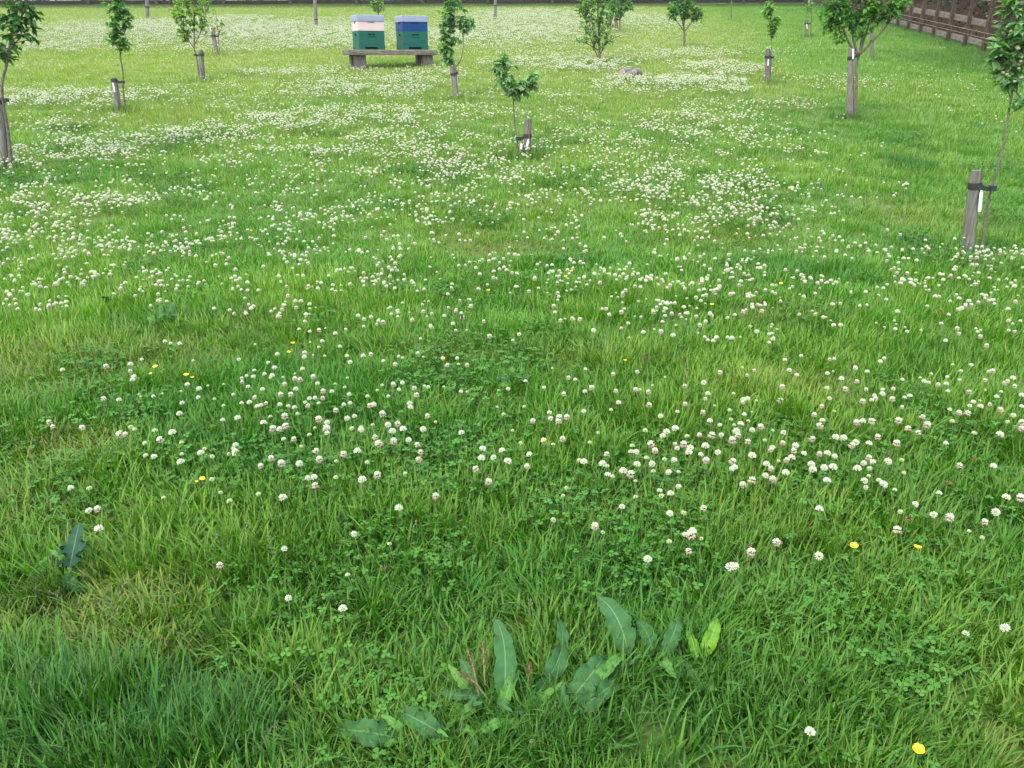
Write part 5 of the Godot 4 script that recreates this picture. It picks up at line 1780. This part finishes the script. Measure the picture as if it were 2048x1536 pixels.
func build_trees() -> void:
	var bark := wood(lin(0.045, 0.038, 0.028), lin(0.10, 0.088, 0.070), lin(0.19, 0.175, 0.15), Vector3(10, 3, 10), 31, 5.0)
	var leaf_mat := coloured(0.55, Color(0.75, 0.95, 0.3), 0.2)
	var tones := {"dark": lin(0.055, 0.125, 0.046), "mid": lin(0.115, 0.220, 0.066), "yellow": lin(0.165, 0.255, 0.045), "blue": lin(0.125, 0.225, 0.095), "dark2": lin(0.090, 0.185, 0.062), "pale": lin(0.140, 0.245, 0.070), "fresh": lin(0.080, 0.185, 0.036), "apple": lin(0.105, 0.200, 0.078)}
	var forms := {}
	for k: String in tones:
		var list: Array = []
		for i in 5:
			var tint: Color = (tones[k] as Color) * [0.75, 1.0, 1.05, 1.25, 1.5][i]
			list.append(LeafForm.new(leaf_form([0.15, 0.3, 0.45, 0.25, 0.35][i], [0.25, 0.4, 0.2, 0.5, 0.3][i], tint)))
		forms[k] = list
	var i := 0
	for d: Dictionary in TREES:
		rng.seed = 500 + i
		i += 1
		grow(d, forms, bark, leaf_mat)
	var post := wood(lin(0.055, 0.047, 0.040), lin(0.125, 0.112, 0.098), lin(0.21, 0.195, 0.178), Vector3(7, 0.7, 7), 41)
	var rubber := StandardMaterial3D.new()
	rubber.albedo_color = Color(0.07, 0.073, 0.08); rubber.roughness = 0.6
	var white := StandardMaterial3D.new()
	white.albedo_color = Color(0.74, 0.74, 0.77); white.roughness = 0.4
	var twine := StandardMaterial3D.new()
	twine.albedo_color = Color(0.52, 0.29, 0.17); twine.roughness = 0.9
	for s: Array in STAKES:
		make_stake(s, post, rubber, white, twine if "twine" in s[0] else null)


class LeafForm extends Shape:
	var made: ArrayMesh
	func _init(o: Shape) -> void:
		v = o.v; n = o.n; c = o.c
	func get_meta_mesh() -> ArrayMesh:
		if made == null:
			made = mesh()
		return made


func build_small_things() -> void:
	# cut logs in the grass
	rng.seed = 900
	var bark := wood(lin(0.06, 0.056, 0.050), lin(0.125, 0.118, 0.108), lin(0.20, 0.19, 0.175), Vector3(2, 6, 6), 51, 6.0)
	var cut := wood(lin(0.14, 0.12, 0.10), lin(0.21, 0.185, 0.155), lin(0.29, 0.26, 0.22), Vector3(3, 3, 3), 52, 1.0)
	var spot := Vector3(1.901, 1.22, -13.482)
	for L: Array in [["long grey log lying at the left of the small log pile", Vector3(-0.08, 0.065, -0.08), 0.062, 0.30, 1.05], ["short pale log leaning on the small log pile", Vector3(0.08, 0.07, -0.02), 0.064, 0.17, 0.9], ["small log in front of the log pile showing its cut end", Vector3(-0.02, 0.05, 0.10), 0.046, 0.15, 0.7]]:
		var p := on_ground(spot.x + (L[1] as Vector3).x, spot.z + (L[1] as Vector3).z) + Vector3(0, (L[1] as Vector3).y + 0.06, 0)
		var root := thing("log", p, L[0], "log", "cut logs lying in the meadow")
		root.rotation.y = L[4]
		var rad: float = L[2]
		var ln: float = L[3]
		var sh := Shape.new()
		sh.tube([Vector3(-ln / 2, 0, 0), Vector3(-ln / 6, 0.004, 0), Vector3(ln / 6, -0.003, 0.003), Vector3(ln / 2, 0, 0)], [rad, rad * 0.97, rad * 1.02, rad * 0.98], 14, Color(1, 1, 1), false, 0.04)
		part("bark", sh.mesh(), bark, root)
		for e: float in [-1.0, 1.0]:
			var es := Shape.new()
			es.tube([Vector3(e * (ln / 2 - 0.004), 0, 0), Vector3(e * (ln / 2 + 0.002), 0, 0)], [rad * 0.97, rad * 0.93], 14, Color(1, 1, 1))
			part("cut_end", es.mesh(), cut, root)

	# docks: broad leaved weeds, every leaf a part
	var dock_mat := coloured(0.62, Color(0.25, 0.4, 0.1), 0.18)
	var seed_mat := coloured(0.8)
	for d: Array in DOCKS:
		rng.seed = 700 + names.get("dock_plant", 0)
		var first: Vector3 = d[1][0][1]
		var at := on_ground(first.x, first.z)
		var root := thing("dock_plant", at, d[0], "weed", "dock plants in the grass")
		for l: Array in d[1]:
			var a: Vector3 = (l[1] as Vector3) - at
			var b: Vector3 = (l[2] as Vector3) - at
			var lf := part("leaf", dock_leaf(l[0], a, b, l[3], l[4], l[5]).mesh(), dock_mat, root)
			if l[0] == "y":
				tag(lf, "bright yellow green leaf")
			elif l[0] == "o":
				tag(lf, "spotted brownish leaf")
		# small young leaves crowding the crown
		for k in (18 if d[2].size() else 5):
			var src: Array = d[1][rng.randi() % d[1].size()]
			var a0 := (src[1] as Vector3).lerp(src[2], r(0.0, 0.25)) - at
			var az := r(0, TAU)
			var ll := r(0.03, 0.08)
			var b0 := a0 + Vector3(cos(az) * ll, r(0.005, 0.06), sin(az) * ll)
			part("leaf", dock_leaf(["n", "l", "l", "n"][rng.randi() % 4], a0, b0, ll * r(0.28, 0.42), r(0.1, 0.3), r(-0.6, 0.6)).mesh(), dock_mat, root)
		for s: Array in d[2]:
			var a: Vector3 = (s[0] as Vector3) - at
			var b: Vector3 = (s[1] as Vector3) - at
			var st := Shape.new()
			var m := a.lerp(b, 0.5) + Vector3(0, 0.02, 0)
			st.tube([a, m, b], [0.003, 0.0025, 0.0012], 5, lin(0.13, 0.12, 0.05))
			for k in 70:
				var t := r(0.35, 1.0)
				var p := a.lerp(m, t * 2.0) if t < 0.5 else m.lerp(b, t * 2.0 - 1.0)
				var o := Vector3(rng.randfn(), rng.randfn(), rng.randfn()).normalized() * r(0.003, 0.010)
				floret_seed(st, p + o, r(0.0018, 0.0032), jig(lin(0.13, 0.072, 0.028) if rng.randf() < 0.65 else lin(0.15, 0.165, 0.05), 0.3))
			part("seed_stalk", st.mesh(), seed_mat, root)

	# dark plantain heads standing over the flowers
	for k in 6:
		var q: Vector3 = [Vector3(0.69, 0.451, -2.872), Vector3(0.048, 0.498, -3.412), Vector3(-0.175, 0.491, -3.322), Vector3(1.336, 0.45, -2.859), Vector3(2.726, 0.77, -6.519), Vector3(0.549, 0.454, -2.903)][k]
		var root := thing("plantain_stalk", on_ground(q.x, q.z), ["dark thin plantain head above the flowers right of the middle", "dark plantain head leaning in the middle of the meadow", "brown plantain head among pinkish clover in the middle", "thin plantain stalk standing in the right half of the meadow", "thin dark stalk left of the spreading tree's foot", "dark plantain head above the dense clover right of centre"][k], "weed", "plantain stalks above the grass")
		var st := Shape.new()
		var lean := r(-0.06, 0.06)
		st.tube([Vector3(0, -0.02, 0), Vector3(lean * 0.4, 0.12, 0), Vector3(lean, 0.23, 0)], [0.0014, 0.0012, 0.001], 5, lin(0.10, 0.12, 0.05))
		part("stem", st.mesh(), seed_mat, root)
		var hd := Shape.new()
		hd.tube([Vector3(lean, 0.228, 0), Vector3(lean * 1.04, 0.235, 0), Vector3(lean * 1.1, 0.25, 0), Vector3(lean * 1.15, 0.206, 0)], [0.002, 0.005, 0.0045, 0.001], 7, lin(0.045, 0.03, 0.022), true, 0.1)
		part("seed_head", hd.mesh(), seed_mat, root)

	# buttercups
	rng.seed = 1200
	var gold := coloured(0.3, Color(0.6, 0.6, 0.3))
	var petal := buttercup_petal().mesh()
	var heart := Shape.new()
	heart.tube([Vector3(0, 0, 0), Vector3(0, 0.003, 0), Vector3(0, 0.005, 0)], [0.003, 0.0034, 0.001], 8, lin(0.55, 0.42, 0.02))
	var heart_mesh := heart.mesh()
	var bstem := Shape.new()
	bstem.tube([Vector3(0.01, -0.13, 0), Vector3(0.004, -0.06, 0), Vector3(0, 0, 0)], [0.001, 0.001, 0.0008], 4, lin(0.10, 0.18, 0.05), false)
	var bstem_mesh := bstem.mesh()
	var green := coloured(0.6, Color(0.4, 0.5, 0.2))
	for b: Array in BUTTERCUPS:
		var p := on_ground(b[2], b[3])
		var root := thing("buttercup", p, "yellow buttercup %s percent across and %s percent down the photo" % [b[0], b[1]], "buttercup", "yellow buttercups in the meadow")
		var s: float = b[4]
		var turn := Basis(Vector3.UP, r(0, TAU)) * Basis(Vector3.RIGHT, r(-0.3, 0.3))
		var top := Transform3D(turn.scaled(Vector3.ONE * s), Vector3(0, 0.128, 0))
		part("stem", bstem_mesh, green, root, Transform3D(Basis(), Vector3(0, 0.128, 0)))
		part("flower_centre", heart_mesh, gold, root, top)
		for k in 5:
			part("petal", petal, gold, root, top * Transform3D(Basis(Vector3.UP, TAU * k / 5.0), Vector3.ZERO))

	# clover flowers: the nearest are things of their own
	var head_mat := coloured(0.6, Color(0.5, 0.5, 0.45), 0.3)
	var heads := {}
	var whole := {}
	for look: String in ["w", "p", "g", "b"]:
		heads[look] = []
		whole[look] = []
		for k in 3:
			var hs := clover_head(look, 40 + k + look.unicode_at(0) * 5)
			heads[look].append(hs.mesh())
			var both := Shape.new()
			both.add(hs, Transform3D())
			both.add(clover_stem(0.11, 0.015 * (k - 1)), Transform3D(Basis(), Vector3(0, -0.006, 0)))
			whole[look].append(both.mesh())
	var stems: Array = []
	for k in 3:
		stems.append(clover_stem(0.12, 0.02 * (k - 1)).mesh())
	var told := {"w": "round white clover flower", "p": "white clover flower with pinkish lower florets", "g": "small greenish white clover flower", "b": "withered brown clover flower"}
	var clover_spots: Array = []
	rng.seed = 1300
	for f: Array in FLOWERS:
		var p := on_ground(f[1], f[2])
		clover_spots.append(p)
		var root := thing("clover_flower", p, "%s, %s percent across, %s percent down" % [told[f[0]], f[3], f[4]], "clover flower", "white clover flowers in the near grass")
		var s := r(0.78, 1.2)
		var tall := 0.112 + r(-0.01, 0.012)
		var b := Basis(Vector3.UP, r(0, TAU)) * Basis(Vector3.RIGHT, r(0.0, 0.6))
		part("stem", stems[rng.randi() % 3], green, root, Transform3D(Basis(Vector3.UP, r(0, TAU)), Vector3(0, tall - 0.004, 0)))
		part("flower_head", heads[f[0]][rng.randi() % 3], head_mat, root, Transform3D(b.scaled(Vector3.ONE * s), Vector3(0, tall, 0)))

	# the rest of the clover
	var places := {}
	var tints := {}
	for look: String in whole:
		for k in 3:
			places[look + str(k)] = []
			tints[look + str(k)] = []
	for f: Array in FLOWERS_BEYOND:
		put_flower(places, tints, f[0], f[1], f[2])
	for p: Array in DRIFTS:
		var more := lerpf(17.0, 13.0, smoothstep(-6.0, -11.0, p[1]))
		more = lerpf(more, 4.8, smoothstep(-11.0, -18.0, p[1]))
		var count := int(p[4] * PI * p[2] * p[3] * 2.4 * more)
		for k in count:
			var az := r(0, TAU)
			var d := sqrt(rng.randf()) * 1.3
			var x: float = p[0] + cos(az) * d * p[2]
			var z: float = p[1] + sin(az) * d * p[3]
			if z > -3.35:
				continue
			var keep := 0.75 + fine.get_noise_2d(x, z) * 1.1 + mid.get_noise_2d(x + 40.0, z) * 1.0 - maxf(0.0, d - 0.6) * 0.95
			if rng.randf() > keep:
				continue
			var look := "w"
			var roll := rng.randf()
			if roll < p[5]:
				look = "p" if rng.randf() < 0.85 else "b"
			elif roll > 0.72:
				look = "g"
			put_flower(places, tints, look, x, z)
	# a thin sprinkle everywhere
	var z_step := -3.35
	while z_step > -38.0:
		var deep := 0.35 + -z_step * 0.03
		var reach := -z_step * 0.7 + 1.0
		var per := lerpf(350.0, 190.0, smoothstep(-4.0, -9.0, z_step))
		per = lerpf(per, 38.0, smoothstep(-9.0, -15.0, z_step))
		for k in int(deep * reach * 2.0 * per):
			var z := z_step - rng.randf() * deep
			var x := r(-reach, reach)
			var keep := 0.22 + wide.get_noise_2d(x, z) * 0.35 + fine.get_noise_2d(x, z) * 1.0 + mid.get_noise_2d(x + 40.0, z) * 0.7
			keep -= smoothstep(2.0, 3.0, x - 0.16 * -z - smoothstep(-6.0, -4.5, z)) * 0.5
			for q: Array in BARE:
				keep -= 0.75 * smoothstep(1.2, 0.6, Vector2((x - q[0]) / q[2], (z - q[1]) / q[3]).length())
			if rng.randf() > keep:
				continue
			put_flower(places, tints, "w" if rng.randf() < 0.5 else ("g" if rng.randf() < 0.4 else ("p" if rng.randf() < 0.8 else "b")), x, z)
		z_step -= deep
	var drift := thing("clover_drifts", Vector3.ZERO, "countless white clover flowers in drifts across the farther meadow", "clover flowers")
	drift.set_meta("kind", "stuff")
	var total := 0
	for look: String in whole:
		for k in 3:
			total += places[look + str(k)].size()
			scatter("flowers", whole[look][k], head_mat, places[look + str(k)], tints[look + str(k)], drift)
	print("clover flowers scattered: ", total)

	# clover foliage round the near flowers
	var lp: Array = [[], [], []]
	var lt: Array = [[], [], []]
	for p: Vector3 in clover_spots:
		for k in 1:
			var x := p.x + rng.randfn() * 0.11
			var z := p.z + rng.randfn() * 0.13
			leafy(lp, lt, x, z)
	for k in 6500:
		var z := -0.3 - pow(rng.randf(), 0.75) * 9.0
		var x := r(-1, 1) * (-z * 0.72 + 0.7)
		if wide.get_noise_2d(x * 2.3 + 70.0, z * 2.3) + mid.get_noise_2d(x, z + 30.0) * 0.6 < 0.34:
			continue
		leafy(lp, lt, x, z)
	var cl := thing("clover_leaves", Vector3.ZERO, "low three part clover leaves covering the ground between the grass", "clover leaves")
	cl.set_meta("kind", "stuff")
	for k in 3:
		scatter("leaves", clover_leaves(60 + k), coloured(0.65, Color(0.35, 0.5, 0.12), 0.22), lp[k], lt[k], cl)

func leafy(lp: Array, lt: Array, x: float, z: float) -> void:
	var i := rng.randi() % 3
	var s := r(0.8, 1.35)
	lp[i].append(Transform3D(Basis(Vector3.UP, r(0, TAU)).scaled(Vector3(s, s * r(0.8, 1.1), s)), on_ground(x, z)))
	lt[i].append(jig(lin(0.042, 0.122, 0.018), 0.22))

func floret_seed(sh: Shape, p: Vector3, s: float, col: Color) -> void:
	var a: Array[Vector3] = [p + Vector3(0, s, 0), p + Vector3(s, -s * 0.6, s * 0.5), p + Vector3(-s, -s * 0.6, s * 0.5), p + Vector3(0, -s * 0.6, -s)]
	for q: Array in [[0, 1, 2], [0, 2, 3], [0, 3, 1], [1, 2, 3]]:
		var m: Vector3 = ((a[q[0]] + a[q[1]] + a[q[2]]) / 3.0 - p).normalized()
		sh.tri(a[q[0]], a[q[1]], a[q[2]], m, m, m, col, col, col)

func put_flower(places: Dictionary, tints: Dictionary, look: String, x: float, z: float) -> void:
	var key := look + str(rng.randi() % 3)
	var s := r(0.62, 1.0)
	var tall := 0.112 + r(-0.018, 0.018)
	places[key].append(Transform3D((Basis(Vector3.UP, r(0, TAU)) * Basis(Vector3.RIGHT, r(-0.3, 0.3))).scaled(Vector3.ONE * s), on_ground(x, z) + Vector3(0, tall, 0)))
	tints[key].append(Color.WHITE)


func build_grass() -> void:
	rng.seed = 4000
	var mat := coloured(0.6, Color(0.68, 0.88, 0.22), 0.28)
	var root := thing("grass", Vector3.ZERO, "mown meadow grass covering the whole field", "grass")
	root.set_meta("kind", "stuff")
	# bands: nearest z, farthest z, tufts per square metre, blades, radius, segments, blade width, blade length
	var bands := [
		[0.6, -3.0, 360.0, 46, 0.08, 4, 0.0064, 0.108, 0.46],
		[-3.0, -4.8, 330.0, 46, 0.085, 4, 0.0052, 0.088, 0.58],
		[-4.8, -9.5, 250.0, 48, 0.10, 3, 0.0046, 0.074, 0.65],
		[-9.5, -19.0, 130.0, 64, 0.15, 2, 0.0050, 0.068, 0.65],
		[-19.0, -43.0, 45.0, 90, 0.25, 1, 0.008, 0.07, 0.6],
	]
	var total := 0
	for b: Array in bands:
		var kinds: Array = []
		var places: Array = []
		var tints: Array = []
		for k in 8:
			kinds.append(tuft(b[3], b[4], b[5], b[6], b[7], 0.04 if k < 5 else 0.35, b[8]))
			places.append([])
			tints.append([])
		var z0: float = b[1]
		var depth: float = b[0] - b[1]
		var wide_most: float = -z0 * 0.86 + 1.4
		var count := int(depth * wide_most * 2.0 * b[2])
		for i in count:
			var z: float = z0 + rng.randf() * depth
			var x := r(-wide_most, wide_most)
			if absf(x) > -z * 0.86 + 1.4 or x > 10.7 + 0.2 * (-z - 20.0):
				continue
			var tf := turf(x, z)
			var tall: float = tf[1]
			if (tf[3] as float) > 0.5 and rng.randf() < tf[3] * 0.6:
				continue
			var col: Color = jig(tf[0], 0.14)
			# rough uncut grass along the fences and round the stakes
			var rough := smoothstep(2.6, 1.6, absf(z + 40.6 + 0.053 * (x + 22.7)))
			rough = maxf(rough, smoothstep(0.9, 0.2, absf(x - 10.35 - 0.2 * (-z - 20.0))) * 0.6)
			if rough > 0.0:
				tall *= 1.0 + rough * 1.0
				col = col.lerp(lin(0.06, 0.12, 0.035), rough * 0.75)
			var k := rng.randi() % 5
			if rng.randf() < (tf[2] as float):
				k = 5 + rng.randi() % 3
			var s := r(0.8, 1.2)
			var bs := Basis(Vector3(rng.randfn(), 0, rng.randfn()).normalized(), r(0, 0.22)) * Basis(Vector3.UP, r(0, TAU)) * Basis.from_scale(Vector3(s, clampf(tall, 0.25, 3.4) * r(0.75, 1.2), s))
			places[k].append(Transform3D(bs, on_ground(x, z)))
			tints[k].append(col)
			total += 1
		for k in 8:
			scatter("tufts", kinds[k], mat, places[k], tints[k], root)
	# uncut grass close round the stakes and under the bench
	var tk: Array = [tuft(30, 0.05, 3, 0.005, 0.15, 0.08), tuft(26, 0.05, 3, 0.0045, 0.17, 0.15)]
	var tp: Array = [[], []]
	var tt: Array = [[], []]
	for s: Array in STAKES:
		for k in 26:
			var az := r(0, TAU)
			var d := r(0.05, 0.24)
			var p: Vector3 = s[1]
			var x := p.x + cos(az) * d * 1.3
			var z := p.z + sin(az) * d
			var i := rng.randi() % 2
			tp[i].append(Transform3D(Basis(Vector3.UP, r(0, TAU)) * Basis.from_scale(Vector3(1, r(0.5, 1.05), 1)), on_ground(x, z)))
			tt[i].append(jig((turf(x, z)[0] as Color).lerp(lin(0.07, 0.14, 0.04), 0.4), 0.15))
	# long bluish blades in the lush corner at the lower left
	for k in 700:
		var x := r(-1.35, -0.2)
		var z := r(-1.95, -0.9)
		if (turf(x, z)[1] as float) < 1.35:
			continue
		var i := rng.randi() % 2
		tp[i].append(Transform3D(Basis(Vector3(rng.randfn(), 0, rng.randfn()).normalized(), r(0, 0.5)) * Basis(Vector3.UP, r(0, TAU)) * Basis.from_scale(Vector3(1, r(0.35, 1.15), 1)), on_ground(x, z)))
		tt[i].append(jig(lin(0.040, 0.135, 0.026).lerp(lin(0.12, 0.20, 0.05), rng.randf() * 0.5), 0.3))
	for d: Array in DOCKS:
		for l: Array in d[1]:
			var foot: Vector3 = l[1]
			var tip: Vector3 = l[2]
			for k in 5:
				var q := foot.lerp(tip, r(-0.2, 0.75))
				var x := q.x + rng.randfn() * 0.05
				var z := q.z + rng.randfn() * 0.04 + 0.02
				var i := rng.randi() % 2
				tp[i].append(Transform3D(Basis(Vector3(rng.randfn(), 0, rng.randfn()).normalized(), r(0, 0.4)) * Basis(Vector3.UP, r(0, TAU)) * Basis.from_scale(Vector3(0.8, r(0.4, 0.85), 0.8)), on_ground(x, z)))
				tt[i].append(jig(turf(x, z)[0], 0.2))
	# pale flowering stalks of the grass
	var sd := Shape.new()
	sd.tube([Vector3(0, -0.01, 0), Vector3(0.01, 0.1, 0), Vector3(0.035, 0.19, 0)], [0.001, 0.0009, 0.0006], 3, lin(0.16, 0.20, 0.09), false)
	for k in 16:
		var t := r(0.0, 1.0)
		floret_seed(sd, Vector3(0.02 + t * 0.02, 0.145 + t * 0.05, 0) + Vector3(rng.randfn(), 0, rng.randfn()) * 0.002, 0.003, lin(0.24, 0.25, 0.15))
	var sp: Array = []
	var st: Array = []
	for k in 900:
		var z := -0.7 - pow(rng.randf(), 0.7) * 9.0
		var x := r(-1, 1) * (-z * 0.7 + 0.5)
		if wide.get_noise_2d(x * 1.5 + 11.0, z * 1.5) < 0.0 and not (x < -0.3 and z > -1.9):
			continue
		sp.append(Transform3D(Basis(Vector3(rng.randfn(), 0, rng.randfn()).normalized(), r(0, 0.45)) * Basis(Vector3.UP, r(0, TAU)) * Basis.from_scale(Vector3.ONE * r(0.5, 0.95)), on_ground(x, z)))
		st.append(jig(Color.WHITE, 0.25))
	scatter("seed_stalks", sd.mesh(), mat, sp, st, root)
	for i in 2:
		scatter("long_tufts", tk[i], mat, tp[i], tt[i], root)
	print("tufts: ", total)
